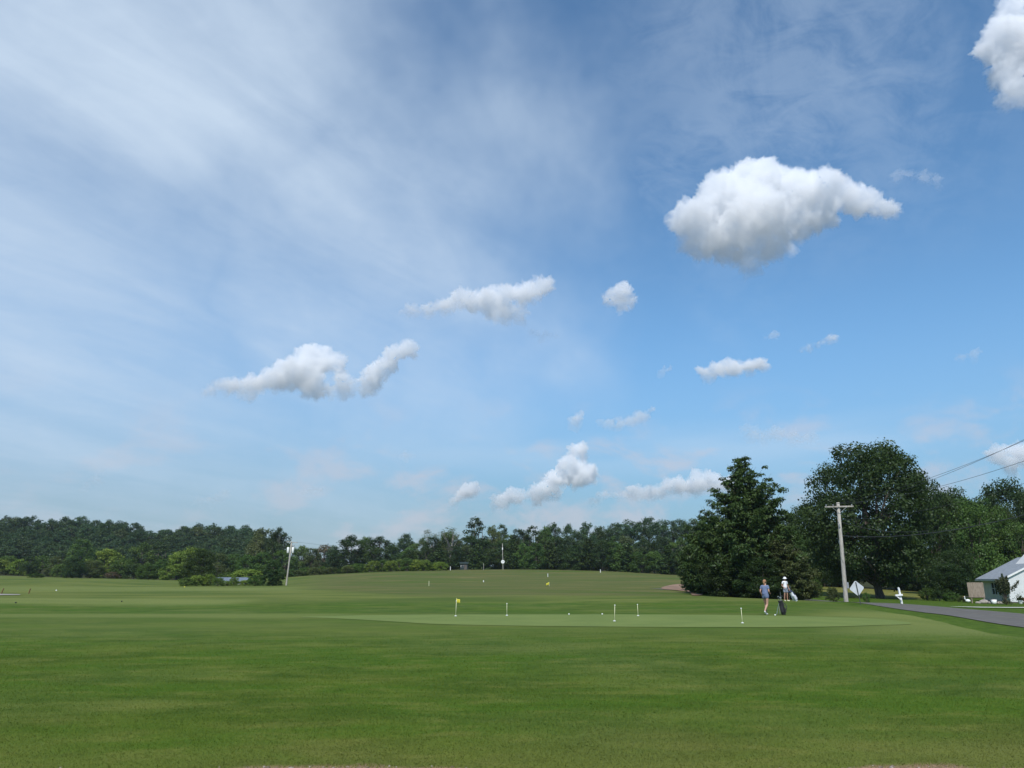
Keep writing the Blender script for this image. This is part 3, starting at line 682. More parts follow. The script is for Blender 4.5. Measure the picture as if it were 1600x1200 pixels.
# trees between hill and centre
for x, top, wp, Yk, key, mt, lb in [
 (405, 825, 44, 330, 'mid_3', 'olive', 'olive tree with broken top where the left hill ends'),
 (430, 823, 40, 320, 'mid_1', 'dark', 'tall dark tree just left of the pole with transformers'),
 (392, 838, 44, 345, 'mid_0', 'blue', 'bluish tree left of the dark trees at the hill end'),
 (447, 852, 38, 290, 'mid_2', 'mid', 'mid green tree behind the pole with transformers'),
 (470, 852, 34, 318, 'mid_0', 'mid', 'green tree right of the pole with transformers'),
 (487, 856, 30, 315, 'mid_3', 'olive', 'olive green tree at the low dip of the skyline'),
 (505, 850, 32, 420, 'far_1', 'brown', 'grey brown far tree at the low dip of the skyline'),
 (520, 852, 30, 400, 'far_2', 'blue', 'bluish far tree left of the twin-topped dark tree'),
 (472, 879, 14, 260, 'midpine_0', 'pine', 'small dark cone-shaped tree in the low shrubs'),
 (505, 878, 18, 262, 'roundbush', 'dark', 'small round dark bush in the low shrubs'),
 (545, 835, 52, 300, 'mid_2', 'dark', 'left half of the twin-topped dark tree on the field edge'),
 (590, 837, 50, 302, 'mid_1', 'dark', 'right half of the twin-topped dark tree on the field edge'),
 (568, 838, 40, 310, 'mid_0', 'mid', 'green crown between the two dark tops'),
 (525, 858, 32, 300, 'mid_3', 'dark', 'low dark tree left of the twin-topped tree'),
 (612, 850, 34, 300, 'mid_0', 'dark', 'low dark tree right of the twin-topped tree'),
 (632, 833, 34, 420, 'far_0', 'blue', 'hazy bluish round tree standing farther off'),
 (655, 841, 34, 310, 'mid_2', 'mid', 'green tree right of the hazy round tree'),
 (638, 855, 36, 300, 'mid_1', 'mid', 'low green tree in front of the hazy round tree'),
 (676, 838, 40, 300, 'mid_3', 'dark', 'dark tree at the left end of the central wood'),
 (668, 826, 34, 305, 'sparse', None, 'thin tree with sparse leaves left of the tall central tree'),
 (700, 822, 46, 300, 'sparse', None, 'half dead tree with pale limbs showing above the central wood'),
 (700, 830, 46, 306, 'mid_0', 'mid', 'green tree behind the half dead tree'),
 (740, 807, 46, 300, 'midtall_0', 'dark', 'tallest dark tree of the central wood'),
 (742, 835, 50, 295, 'mid_2', 'dark', 'broad dark tree below the tallest central tree'),
 (768, 821, 36, 310, 'mid_1', 'olive', 'olive tree right of the tallest central tree'),
 (785, 819, 28, 316, 'midtall_1', 'dark', 'narrow dark tree above the distant wooden pole'),
 (812, 826, 40, 305, 'mid_3', 'dark', 'dark tree just right of the distant wooden pole'),
 (834, 821, 36, 302, 'midtall_0', 'dark', 'upright dark tree right of the distant pole'),
 (853, 822, 32, 310, 'mid_0', 'mid', 'green tree between two upright dark trees'),
 (866, 816, 36, 330, 'mid_1', 'blue', 'bluish rounded tree in the central skyline'),
 (893, 818, 36, 335, 'mid_2', 'blue', 'bluish tree right of the rounded one in the central skyline'),
 (918, 816, 36, 338, 'mid_3', 'blue', 'bluish dark tree left of the tall pines'),
 (938, 822, 34, 340, 'mid_0', 'dark', 'dark tree at the left foot of the tall pines')]:
    plant(key, x, top, wp*1.08, Yk, 'pine_tree' if key.startswith('midpine') else ('bush' if 'bush' in lb else 'tree'), lb, 'bush' if 'bush' in lb else 'tree', None, mt)
# front edge of the central wood: low trees and pines at the field edge
x = 640; i = 0
while x < 1110:
    top = interp(x, [(640, 862), (700, 858), (760, 850), (850, 848), (900, 846), (960, 850), (1000, 862), (1060, 858), (1110, 852)])+random.uniform(-7, 7)
    Yk = interp(x, [(640, 285), (800, 285), (950, 265), (1110, 215)])+random.uniform(-6, 6)
    wp = random.uniform(34, 48)
    if i % 3 == 2: plant('midpine_%d' % (i % 2), x, top-6, wp*1.05, Yk, 'pine_tree', 'dark layered evergreen, %s from the left among evergreens along the far range edge' % ORD[i//3], 'pine tree', 'evergreens in the front rank of the central wood')
    else: plant(random.choice(['mid_0', 'mid_1', 'mid_2', 'mid_3']), x, top, wp, Yk, 'tree', 'leafy tree, %s from the left in the front rank along the far range edge' % ORD[i-i//3-(i % 3 == 2)*0], 'tree', 'leafy trees in the front rank of the central wood', random.choice(['dark', 'olive', 'mid', 'dark', 'mid']))
    x += wp*random.uniform(.42, .58); i += 1
x = 690; i = -1
while x < 1100:                       # second rank closing the wood
    wp = random.uniform(36, 50); i += 1
    plant(random.choice(['mid_0', 'mid_1', 'mid_2', 'mid_3']), x, interp(x, [(690, 845), (800, 838), (930, 835), (960, 840), (1100, 842)])+random.uniform(-4, 4), wp, 312+random.uniform(-6, 6), 'tree', 'green tree, %s from the left in the second rank of the central wood' % ORD[i], 'tree', 'second rank trees of the central wood', random.choice(['dark', 'blue', 'mid', 'olive']))
    x += wp*.62
plant('midtall_1', 960, 838, 22, 262, 'poplar_tree', 'narrow pale green column-shaped tree in front of the tall pines', 'tree', None, 'mid')
x = 560                                # bright thicket in front of the left part of the wood
for i in range(12):
    plant('bush_%d' % (i % 2), 545+i*13, 880-(i > 2)*4-(i > 5)*3+random.uniform(-3, 3)+(3 if i > 9 else 0), 26, 252+random.uniform(-3, 3), 'thicket_bush', 'low bush, %s from the left in the bright thicket along the upper left range edge' % ORD[i], 'bush', 'thicket bushes along the upper left edge', 'lime' if i % 3 != 1 else 'mid')
for i in range(9):
    plant('bush_%d' % (i % 2), 452+i*13, 889-i*.4+random.uniform(-3, 2), 24, 250+random.uniform(-3, 3), 'field_bush', 'low bush, %s to the right of the transformer pole in the weedy strip' % ORD[i], 'bush', 'bushes in the weedy strip', 'olive' if i % 2 else 'mid')
# tall open pines against the sky
for i, (x, top) in enumerate([(947, 822), (962, 816), (975, 817), (987, 811), (1003, 814), (1019, 807), (1036, 811), (1051, 812), (1067, 810), (1082, 810), (1094, 812)]):
    plant('tallpine_%d' % (i % 3), x, top, random.uniform(32, 42), 345+(i % 3)*8, 'tall_pine', 'tall slim pine with bare trunk, %s from the left in the row against the sky' % ORD[i], 'pine tree', 'tall pines against the sky left of the big conifer', rz=i*1.7)
x = 945
while x < 1110:
    plant(random.choice(hk), x, 843+random.uniform(-3, 3), 34, 372, 'tree', 'hazy dark tree, %s from the left behind the tall pine trunks' % ORD[int((x-945)//15)], 'tree', 'dark trees behind the tall pine trunks', 'blue'); x += 15

# big conifer group
plant('bigpine', 1172, 713, 180, 84, 'big_conifer', 'huge ragged dark conifer rising behind the two golfers', 'conifer', rz=.6)
plant('sidepine', 1112, 795, 96, 92, 'pine_tree', 'shorter broad pine against the left side of the huge conifer', 'pine tree', None, 'pine')
plant('sidepine', 1096, 838, 66, 104, 'pine_tree', 'low dark pine above the patch of bare clay', 'pine tree', None, 'dark')
plant('sidepine', 1225, 842, 110, 80, 'pine_tree', 'low spreading pine at the right foot of the huge conifer', 'pine tree', None, 'olive', rz=2)
plant('near_b', 1135, 862, 90, 82, 'bush', 'dark undergrowth bush at the left foot of the huge conifer', 'bush', None, 'dark')
plant('near_b', 1190, 870, 90, 79, 'bush', 'dark undergrowth bush straight behind the two golfers', 'bush', None, 'dark')
plant('far_1', 1222, 800, 60, 300, 'tree', 'far bluish tree in the gap between the huge conifer and the great oak', 'tree', None, 'blue')
plant('far_2', 1250, 806, 50, 290, 'tree', 'far bluish crown touching the left side of the great oak', 'tree', None, 'blue')
for x, top, wp, Yk, key, mt, lb in [
 (1250, 826, 80, 152, 'near_a', 'dark', 'dark tree between the huge conifer and the leaning pole'),
 (1262, 790, 74, 130, 'near_b', 'dark', 'dark tree leaning on the left side of the great oak'),
 (1285, 842, 80, 150, 'near_a', 'dark', 'low dark tree behind the crossarm pole'),
 (1310, 812, 90, 154, 'near_b', 'dark', 'dark tree under the left half of the great oak'),
 (1400, 838, 100, 152, 'near_a', 'dark', 'dark tree right of the oak trunks'),
 (1450, 826, 96, 156, 'near_b', 'dark', 'dark tree behind the right half of the great oak'),
 (1436, 860, 70, 146, 'near_a', 'dark', 'small dark tree right of the white mailbox post'),
 (1476, 752, 90, 125, 'near_a', 'dark', 'dark green tree at the right shoulder of the great oak'),
 (1506, 762, 84, 130, 'near_b', 'dark', 'darker crown peeping out right of the great oak'),
 (1524, 778, 84, 122, 'near_b', 'mid', 'full mid green tree between the great oak and the house'),
 (1500, 850, 60, 112, 'near_a', 'dark', 'dark tree behind the wooden screen'),
 (1480, 880, 60, 105, 'near_b', 'dark', 'dark leafy tree left of the wooden screen'),
 (1548, 776, 96, 128, 'near_a', 'mid', 'green tree behind the grey house roof'),
 (1596, 748, 96, 135, 'near_b', 'dark', 'tall dark tree above the house at the right edge'),
 (1566, 772, 76, 130, 'near_a', 'dark', 'dark tree left of the tall one above the house'),
 (1640, 770, 90, 130, 'near_a', 'dark', 'dark tree cut by the right picture edge'),
 (1605, 815, 70, 122, 'near_b', 'mid', 'green tree behind the dormer of the house')]:
    plant(key, x, top, wp*1.1, Yk, 'tree', lb, 'tree', None, mt)
plant('oak', 1372, 693, 226, 100, 'great_oak', 'great dark broadleaf tree towering right of the crossarm pole', 'tree', rz=1.1)
for i, (x, top, wp, Yk, mt, lb) in enumerate([(1445, 918, 24, 96, 'mid', 'small green bush in front of the dark woods by the white mailbox post'), (1463, 922, 26, 94, 'dark', 'dark low bush between mailbox post and wooden screen'),
        (1482, 925, 24, 92, 'mid', 'low green bush left of the wooden screen'), (1298, 917, 22, 74, 'olive', 'small spiky bush left of the crossarm pole foot'),
        (1350, 925, 12, 74, 'mid', 'small bright bush right of the diamond sign'), (1272, 905, 26, 95, 'mid', 'rounded bush at the left edge of the hay strip'), (1500, 930, 20, 90, 'olive', 'low weedy bush beside the wooden screen')]):
    plant('bush_%d' % (i % 2), x, top, wp, Yk, 'bush', lb, 'bush', None, mt)
print('trees', NTREE[0])

# ------------------------------------------------------------ cumulus clouds: lumpy bodies of scattering vapour
def cloudmat(name, dens, z0=None, z1=None, u=None):
    m = bpy.data.materials.new(name); m.use_nodes = True; t = NT(m.node_tree); t.n.clear()
    o = t.node('ShaderNodeOutputMaterial'); v = t.node('ShaderNodeVolumeScatter'); v.inputs['Color'].default_value = (1, 1, 1, 1)
    v.inputs['Density'].default_value = dens; v.inputs['Anisotropy'].default_value = .0
    if z0 is not None:
        co = t.node('ShaderNodeTexCoord').outputs['Object']; sp = t.node('ShaderNodeSeparateXYZ'); t.put(sp.inputs[0], co)
        n = t.noise(co, 1/(24*u), 5, .62)
        zz = t.math('ADD', sp.outputs[2], t.math('MULTIPLY', t.math('SUBTRACT', n, .5), (z1-z0)*.9))
        dd = t.math('MULTIPLY', t.ramp(zz, z0+(z1-z0)*.05, z0+(z1-z0)*.62, .10, 1), t.ramp(n, .34, .58, .25, 1))
        t.put(v.inputs['Density'], t.math('MULTIPLY', dd, dens))
    t.l.new(v.outputs[0], o.inputs['Volume']); return m
def cloud(blobs, label, dens=.03, Y0=2200, amp=.30, seed=0, squash=1.0, vox=1.3):
    """blobs: (x, y, radius) in the photograph's measure, placed at depth Y0"""
    bm = bmesh.new(); bmesh.ops.create_icosphere(bm, subdivisions=3, radius=1)
    bv = np.array([v.co[:] for v in bm.verts]); bf = np.array([[v.index for v in f.verts] for f in bm.faces]); bm.free()
    r = np.random.default_rng(seed); Vs = []; Fs = []; o = 0; u = Y0/F
    bl2 = []                           # fill the gaps between neighbours
    for i, b in enumerate(blobs):
        bl2.append(b)
        near = sorted(blobs[:i], key=lambda c: math.hypot(c[0]-b[0], c[1]-b[1]))[:2]
        for c in near:
            dd = math.hypot(c[0]-b[0], c[1]-b[1]); nb = int(dd/(.6*min(b[2], c[2]))) if dd < 3.2*max(b[2], c[2]) else 0
            for k in range(1, nb): q = k/nb; bl2.append((b[0]+(c[0]-b[0])*q+r.normal(0, .12)*b[2], b[1]+(c[1]-b[1])*q+r.normal(0, .12)*b[2], (b[2]*(1-q)+c[2]*q)*r.uniform(.6, .85)))
    blobs = bl2
    mx, my = np.mean([b[0] for b in blobs]), np.mean([b[1] for b in blobs]); cen = np.array(at(mx, my, Y0))
    for (x, y, q) in blobs:
        kids = [(0, 0, 0, q)]
        for _ in range(9):
            d = r.normal(size=3); d /= np.linalg.norm(d); d[2] = abs(d[2])*.9-.15
            s = q*r.uniform(.28, .55); kids.append((*(d*(q*1.02-s*.45)), s))
        c = np.array(at(x, y, Y0+r.uniform(-.4, .4)*q*u))-cen
        for k in kids:
            Vs.append(bv*np.array([1, 1, .92])*k[3]*u+c+np.array(k[:3])*u); Fs.append(bf+o); o += len(bv)
    me0 = mesh_np('raw', np.vstack(Vs), np.vstack(Fs)); ob = bpy.data.objects.new('raw', me0); COL.objects.link(ob)
    md = ob.modifiers.new('r', 'REMESH'); md.mode = 'VOXEL'; md.voxel_size = vox*u
    dg = bpy.context.evaluated_depsgraph_get(); me1 = bpy.data.meshes.new_from_object(ob.evaluated_get(dg))
    bpy.data.objects.remove(ob); bpy.data.meshes.remove(me0)
    n = len(me1.vertices); co = np.empty(n*3, np.float32); me1.vertices.foreach_get('co', co); co = co.reshape(-1, 3).astype(float)
    no = np.empty(n*3, np.float32); me1.vertices.foreach_get('normal', no); no = no.reshape(-1, 3)
    p = co/u; hsum = 0; a_ = 1; lam = 26.
    for k in range(5):
        hsum = hsum+a_*(.45-np.abs(vnoise(p/lam+seed*3.1+k*7, seed+k)-.5)*2.6)*-1; lam /= 2.0; a_ *= .74
    co = co+no*(hsum*u*amp*30)[:, None]
    me1.vertices.foreach_set('co', co.astype(np.float32).ravel()); me1.update()
    me1.materials.clear(); me1.materials.append(cloudmat('cloud_vapour', dens*(1.8 if dens >= .014 else 1.5), float(co[:, 2].min()), float(co[:, 2].max()), u)); me1.name = 'cloud'
    o_ = tag(link('cloud', me1, loc=tuple(cen)), label, 'cloud', 'clouds')
    me2 = me1.copy(); me2.name = 'wisp'; h2 = fbm(p/22+seed*1.7, 4, seed+9, .6)-.5
    lo = np.clip(.5-no[:, 2]*.9, .25, 1.3)
    c2 = co+no*((np.clip(h2*4.2, -.5, 2)*lo+.12)[:, None]*u*9); me2.vertices.foreach_set('co', c2.astype(np.float32).ravel()); me2.update()
    me2.materials.clear(); me2.materials.append(cloudmat('thin_vapour', dens*.5)); link('wisp', me2, o_)
    return o_
CL = [
 ([(1180, 285, 46), (1135, 310, 48), (1085, 345, 42), (1235, 300, 42), (1185, 340, 52), (1140, 375, 45), (1100, 380, 36), (1200, 385, 34), (1290, 290, 34), (1340, 315, 32), (1280, 335, 34), (1385, 325, 20), (1240, 350, 36), (1170, 410, 24)], 'largest white cumulus cloud, upper right of the sky', .016, .32),
 ([(1575, 60, 46), (1590, 20, 40), (1550, 80, 26), (1600, 110, 50), (1590, 150, 30), (1630, 60, 60)], 'bright cumulus cloud cut by the top right corner', .016, .3),
 ([(490, 565, 30), (465, 585, 30), (430, 592, 24), (395, 600, 20), (360, 605, 16), (325, 612, 12), (525, 565, 18), (490, 610, 22), (540, 612, 16), (575, 605, 20), (590, 580, 20), (615, 555, 18), (637, 545, 15)], 'long white double cumulus cloud in the left half', .022, .28),
 ([(845, 448, 20), (820, 460, 22), (790, 460, 20), (760, 470, 22), (730, 465, 20), (700, 478, 18), (670, 482, 15), (640, 484, 12), (780, 490, 24), (810, 490, 16)], 'ragged white cumulus cloud left of centre, above the double one', .016, .3),
 ([(970, 458, 20), (950, 468, 14), (985, 468, 14), (972, 484, 9)], 'small lone cumulus cloud right of centre', .020, .28),
 ([(1100, 583, 13), (1120, 576, 16), (1145, 575, 16), (1170, 573, 14), (1190, 570, 11)], 'flat small cumulus cloud above the big conifer', .022, .25),
 ([(1250, 549, 7), (1265, 543, 8), (1282, 535, 8), (1300, 526, 8)], 'thin slanting cloud scrap on the right', .016, .25),
 ([(902, 705, 13), (895, 722, 16), (915, 735, 18), (890, 740, 18), (865, 752, 18), (845, 765, 16), (840, 778, 14), (905, 755, 12), (812, 775, 14), (790, 780, 15), (775, 782, 10)], 'pinkish towering cumulus near the horizon', .034, .28),
 ([(728, 768, 14), (715, 780, 12), (738, 760, 9)], 'small pale cumulus left of the towering one near the horizon', .022, .28),
 ([(965, 778, 9), (1000, 772, 13), (1030, 766, 15), (1060, 760, 18), (1090, 756, 19), (1115, 758, 17), (1140, 755, 18), (935, 778, 10)], 'low pale cloud bank left of the big conifer', .020, .28),
 ([(905, 652, 11), (897, 657, 7)], 'tiny puff left of the small cloud pair', .014, .25),
 ([(950, 663, 9), (938, 662, 6), (985, 658, 9), (1005, 652, 10), (1018, 641, 8), (965, 664, 7)], 'small broken cloud right of the tiny puff', .012, .25),
 ([(1180, 680, 14), (1165, 672, 9), (1215, 678, 14), (1240, 682, 12), (1275, 685, 8)], 'faint wide cloud right above the big conifer top', .006, .28),
 ([(1560, 712, 18), (1590, 705, 18), (1620, 715, 24), (1580, 730, 16)], 'pale cumulus behind the power lines at the right edge', .018, .28),
 ([(1038, 578, 7), (1046, 574, 6)], 'tiny cloud scrap left of the flat small cumulus', .012, .22),
 ([(1208, 525, 9), (1198, 530, 6)], 'faint cloud scrap above the flat small cumulus', .008, .22),
 ([(1500, 558, 8), (1522, 556, 9), (1527, 546, 6)], 'faint cloud scrap at the far right', .007, .22),
 ([(1410, 272, 12), (1440, 275, 12), (1465, 290, 10)], 'wispy scrap right of the largest cumulus', .005, .3),
 ([(850, 524, 9), (870, 530, 7), (832, 520, 8)], 'faint scrap under the ragged cumulus', .006, .25),
 ([(148, 748, 9), (135, 758, 8), (158, 741, 6)], 'faint slanting cloud low on the far left', .005, .25),
 ([(350, 770, 10), (330, 780, 10), (315, 785, 8)], 'faint cloud low on the left', .005, .25),
 ([(632, 709, 8), (640, 710, 6)], 'tiny faint puff low in the middle', .008, .2),
 ([(485, 766, 8), (500, 765, 7), (470, 768, 6)], 'faint flat scrap low left of the middle', .005, .2),
]
for i, (bl, lb, dn, am) in enumerate(CL): cloud(bl, lb, dn, 2200+i*6, am, i+1)

# ------------------------------------------------------------ house and its yard
def siding(name, col, pitch=.2):
    m, t, b = new_mat(name); co = t.node('ShaderNodeTexCoord').outputs['Object']; sp = t.node('ShaderNodeSeparateXYZ'); t.put(sp.inputs[0], co)
    f = t.math('FRACT', t.math('DIVIDE', sp.outputs[2], pitch)); n = t.noise(co, 1.5, 5, .6)
    c = t.mix(t.ramp(n, .3, .75), tuple(k*.88 for k in col), col)
    t.put(b.inputs['Base Color'], c); b.inputs['Roughness'].default_value = .6
    bp = t.node('ShaderNodeBump'); bp.inputs['Strength'].default_value = .9; bp.inputs['Distance'].default_value = .03
    t.put(bp.inputs['Height'], f); t.l.new(bp.outputs[0], b.inputs['Normal']); return m
M_SIDE = siding('white_siding', (.82, .83, .83)); M_TRIM = plain('white_trim', (.78, .78, .76), .5, .05)
M_ROOF = plain('grey_shingle', (.25, .28, .31), .85, .15, 2.5, .4); M_GLASS = plain('dark_glass', (.02, .025, .03), .08, .1)
M_FRAME = plain('window_frame', (.75, .75, .73), .5, .05); M_WOOD = barkmat('weathered_boards', (.21, .165, .12), (.33, .27, .205))
M_BLIND = plain('tan_blind', (.42, .25, .15), .7, .1); M_DARKW = plain('dark_foundation', (.10, .085, .075), .9, .2)
M_GALV = plain('grey_metal', (.33, .35, .37), .5, .1, 3, metal=.3); M_WHITE = plain('white_paint', (.80, .80, .78), .45, .04)
M_POLE = barkmat('pole_wood', (.28, .26, .22), (.44, .41, .36)); M_BLACK = plain('black_fabric', (.012, .012, .014), .6, .3)
M_RED = plain('red_paint', (.35, .07, .05), .5, .1); M_STONE = plain('stone', (.30, .27, .23), .9, .3, 4, .5); M_YEL = plain('yellow_cloth', (.55, .50, .04), .7, .12)
M_PIN = plain('pin_paint', (.66, .64, .42), .5, .08); M_STEEL = plain('steel', (.55, .56, .58), .3, .05, metal=.8)

HX, HY = 58.2, 90.0; hz_ = h1(HX, HY)
house = tag(empty('house', (HX, HY, hz_), math.atan2(-.257, .967)), 'white sided house with grey shingle roof at the right picture edge', 'house')
L_, WD, EV, RISE = 9.0, 9.4, 2.72, 2.45; T_ = .14
def wall_box(c, s, mat=M_SIDE, nm='wall'): return MB().box(c, s).build(nm, mat, house)
# local axes: x along the gable wall, y back along the side wall
wall_box((.07, L_/2, EV/2+.1), (.14, L_, EV+.2-.2)); wall_box((WD-.07, L_/2, EV/2+.1), (.14, L_, EV))
for yy in (.0, L_):
    MB().prism([(.14, yy-(0 if yy else 0), .1), (WD-.14, yy, .1), (WD-.14, yy, EV+.1), (WD/2, yy, EV+RISE), (.14, yy, EV+.1)], (0, .14 if yy == 0 else -.14, 0)).build('gable_wall', M_SIDE, house)
MB().box((WD/2, L_/2, -.35), (WD-.06, L_-.06, .88)).build('foundation', M_DARKW, house)
for s_ in (-1, 1):                     # two roof slopes with thickness and overhang
    ex = -.55 if s_ < 0 else WD+.55; ez = EV+.1-.55*RISE/(WD/2)
    MB().prism([(ex, -.18, ez), (WD/2, -.18, EV+RISE+.05), (WD/2, -.18, EV+RISE+.2), (ex, -.18, ez+.15)], (0, L_+.6, 0)).build('roof', M_ROOF, house)
    MB().prism([(ex, -.23, ez-.04), (WD/2, -.23, EV+RISE+.01), (WD/2, -.23, EV+RISE+.23), (ex, -.23, ez+.18)], (0, .045, 0)).build('rake_board', M_TRIM, house)
MB().box((-.57, L_/2, EV-.2), (.05, L_+.9, .16)).build('gutter', M_TRIM, house)
# dormer on the left slope, its gable looking left and to the front
dm = MB(); dx0, dy0 = 2.9, 1.2
MB().prism([(3.05, .9, EV+1.2), (5.2, .9, EV+1.2), (5.2, .9, EV+2.6), (4.9, .9, EV+3.6), (3.75, .9, EV+2.55), (3.05, .9, EV+1.62)], (0, 4.2, 0)).build('dormer', siding('grey_siding', (.42, .45, .47), .25), house)
MB().prism([(2.80, .72, EV+1.38), (4.95, .72, EV+3.62), (4.95, .72, EV+3.82), (2.68, .72, EV+1.46)], (0, 4.6, 0)).build('dormer_roof', M_TRIM, house)
MB().prism([(4.96, .74, EV+3.8), (7.2, .74, EV+1.5), (7.05, .74, EV+1.36), (4.96, .74, EV+3.6)], (0, 4.6, 0)).build('dormer_roof', M_ROOF, house)
def window(parent, c, w_, h_, axis, rows=2, cols=2, blind=False):
    """axis 'x': pane faces -x; axis 'y': pane faces -y"""
    fr = MB(); n = -.05
    def bx(u, z, su, sz, d, th):
        if axis == 'x': return ((c[0]+d, c[1]+u, c[2]+z), (th, su, sz))
        return ((c[0]+u, c[1]+d, c[2]+z), (su, th, sz))
    for u, z, su, sz in ((0, h_/2+.05, w_+.2, .1), (0, -h_/2-.05, w_+.2, .1), (-w_/2-.05, 0, .1, h_), (w_/2+.05, 0, .1, h_)): fr.box(*bx(u, z, su, sz, n, .1))
    for k in range(1, cols): fr.box(*bx(-w_/2+w_*k/cols, 0, .07, h_, n+.012, .05))
    for k in range(1, rows): fr.box(*bx(0, -h_/2+h_*k/rows, w_, .07, n+.022, .05))
    f = fr.build('window', M_FRAME, parent); MB().box(*bx(0, 0, w_, h_, n+.04, .03)).build('pane', M_BLIND if blind else M_GLASS, f)
window(house, (0, 4.4, 1.55), 1.9, 1.35, 'x', 2, 2); window(house, (3.0, 0, 1.62), 1.5, .85, 'y', 3, 1, True); window(house, (6.3, 0, 1.5), 1.1, 1.3, 'y', 2, 2)
MB().box((7.9, -.04, 1.05), (.95, .06, 2.05)).build('door', M_TRIM, house)
# wooden screen on posts beside the house
sc = tag(empty('wooden_screen', (tcol(1522)*86, 86, h1(tcol(1522)*86, 86)), -.1), 'weathered tan board screen raised on short posts left of the house', 'screen')
sc.scale = (.78, 1, .94)
sp_ = MB()
for k in range(13): sp_.box((-1.02+k*.17, random.uniform(-.008, .008), 1.52), (.158, .03, 1.72+random.uniform(-.02, .02)))
sp_.build('board_panel', M_WOOD, sc)
for x_ in (-.72, .95): MB().box((x_, .09, .6), (.12, .12, 1.6)).build('post', M_WOOD, sc)
for z_ in (.8, 2.2): MB().box((0, .05, z_), (2.2, .05, .1)).build('rail', M_WOOD, sc)
MB().box((.1, .95, .66), (2.2, 1.6, .12)).build('deck', M_WOOD, sc)
# crape myrtle: many upright stems with leafy ends
def vase_shrub():
    r = np.random.default_rng(5); mb = MB(); C = []; T = []
    for i in range(30):
        a = r.uniform(0, 6.28); q = r.uniform(.1, 1.0); hgt = r.uniform(2.2, 3.6)*(1-.25*q) if i != 3 else 2.6
        tip = np.array([math.cos(a)*q*.92, math.sin(a)*q*.92, hgt]) if i != 3 else np.array([1.9, -.2, 2.5])
        m_ = np.array([tip[0]*.35, tip[1]*.35, hgt*.5]); mb.tube([(0, 0, -.2), tuple(m_*.4), tuple(m_), tuple(tip)], [.03, .025, .018, .006], 5)
        k = 230; t = r.uniform(.12, 1, k); ct = r.normal(.45, .15)
        p = m_[None]*(1-t[:, None])*1.1+tip[None]*t[:, None]; C.append(p+r.normal(0, .12, (k, 3))*(1.2-t[:, None]*.7)); T.append(np.clip(ct+r.normal(0, .15, k), 0, 1))
    k = 260; p = r.normal(0, .3, (k, 3)); p[:, 2] = np.abs(p[:, 2])*1.1+.1; C.append(p); T.append(r.uniform(.4, 1, k))
    C = np.vstack(C); V, Fc = leaves(C, r.normal(0, 1, (len(C), 3))+np.array([0, 0, .4]), .12, 1.4, r)
    X = tcol(1566)*80; o = tag(empty('vase_shrub', (X, 80, h1(X, 80))), 'upright vase-shaped shrub with reddish tips in front of the white house', 'shrub')
    link('crown', mesh_np('crown', V, Fc, leafmat('myrtle_leaves', (.035, .065, .025), (.12, .11, .06)), np.repeat(np.concatenate(T), 4)), o)
    mb.build('stem', BARK, o); o.scale = (.82, .82, .95)
vase_shrub()
def stand(name, x, Y, label, cat, group=None, rz=0, dz=0):
    X = tcol(x)*Y; return tag(empty(name, (X, Y, h1(X, Y)+dz), rz), label, cat, group)
for i, (x, Y, s_, lb) in enumerate([(1532, 85, .38, 'largest grey brown rock under the side window of the house'), (1541, 84.5, .26, 'smaller rock right of the largest one by the house wall'), (1522, 84.6, .22, 'small flat rock at the foot of the wooden screen'), (1556, 84, .24, 'brown rock near the stem of the vase-shaped shrub')]):
    X = tcol(x)*Y; mb = MB().ball((0, 0, s_*.35), s_, (1.4, 1, .75), 3); mb.V = [tuple(np.array(v)*(1+.35*(fbm(np.array([v])*2.2+i*5, 3)[0]-.5))) for v in mb.V]
    tag(mb.build('rock', M_STONE, loc=(X, Y, h1(X, Y)), rz=i), lb, 'rock')
# white goose statue by the screen, white planter, and a garden figure with a red barrow at the gable wall
g = stand('goose_statue', 1507, 84.5, 'small white goose statue left of the wooden screen', 'statue', rz=1.2)
MB().ball((0, 0, .28), .2, (.75, 1.3, .85)).build('body', M_WHITE, g, smooth=True); MB().tube([(0, .2, .34), (0, .28, .5), (0, .26, .66), (0, .30, .74)], [.07, .05, .04, .05], 8).build('neck', M_WHITE, g, smooth=True)
MB().tube([(0, .32, .73), (0, .43, .71)], [.03, .01], 6).build('beak', plain('orange_paint', (.6, .25, .04)), g)
pt = stand('planter', 1547, 84, 'round white planter by the side wall of the house', 'planter')
MB().tube([(0, 0, 0), (0, 0, .06), (0, 0, .42), (0, 0, .46), (0, 0, .4)], [.2, .24, .30, .33, .26], 16).build('pot', M_WHITE, pt, smooth=True); MB().ball((0, 0, .42), .26, (1, 1, .35)).build('soil', M_DARKW, pt)
wb = stand('wheelbarrow', 1594, 84.5, 'small red wheelbarrow against the white gable wall', 'wheelbarrow', rz=.3)
MB().prism([(-.42, -.3, .32), (.38, -.3, .32), (.62, -.3, .68), (-.6, -.3, .62)], (0, .6, 0)).build('tray', M_RED, wb)
MB().tube([(.62, 0, .2), (.62, .06, .2)], .2, 14).build('wheel', M_BLACK, wb); MB().tube([(-1.0, -.22, .55), (.62, -.03, .2)], .022, 6).build('handle', M_WOOD, wb); MB().tube([(-1.0, .22, .55), (.62, .09, .2)], .022, 6).build('handle', M_WOOD, wb)
MB().tube([(-.35, -.2, .32), (-.38, -.22, 0)], .02, 6).build('leg', M_BLACK, wb); MB().tube([(-.35, .2, .32), (-.38, .22, 0)], .02, 6).build('leg', M_BLACK, wb)
ps = stand('flower_pot', 1588, 84, 'black and white flower pot with dark plant by the gable wall', 'flower pot')
MB().tube([(0, 0, 0), (0, 0, .05), (0, 0, .34), (0, 0, .38)], [.14, .17, .22, .24], 14).build('pot', M_WHITE, ps, smooth=True)
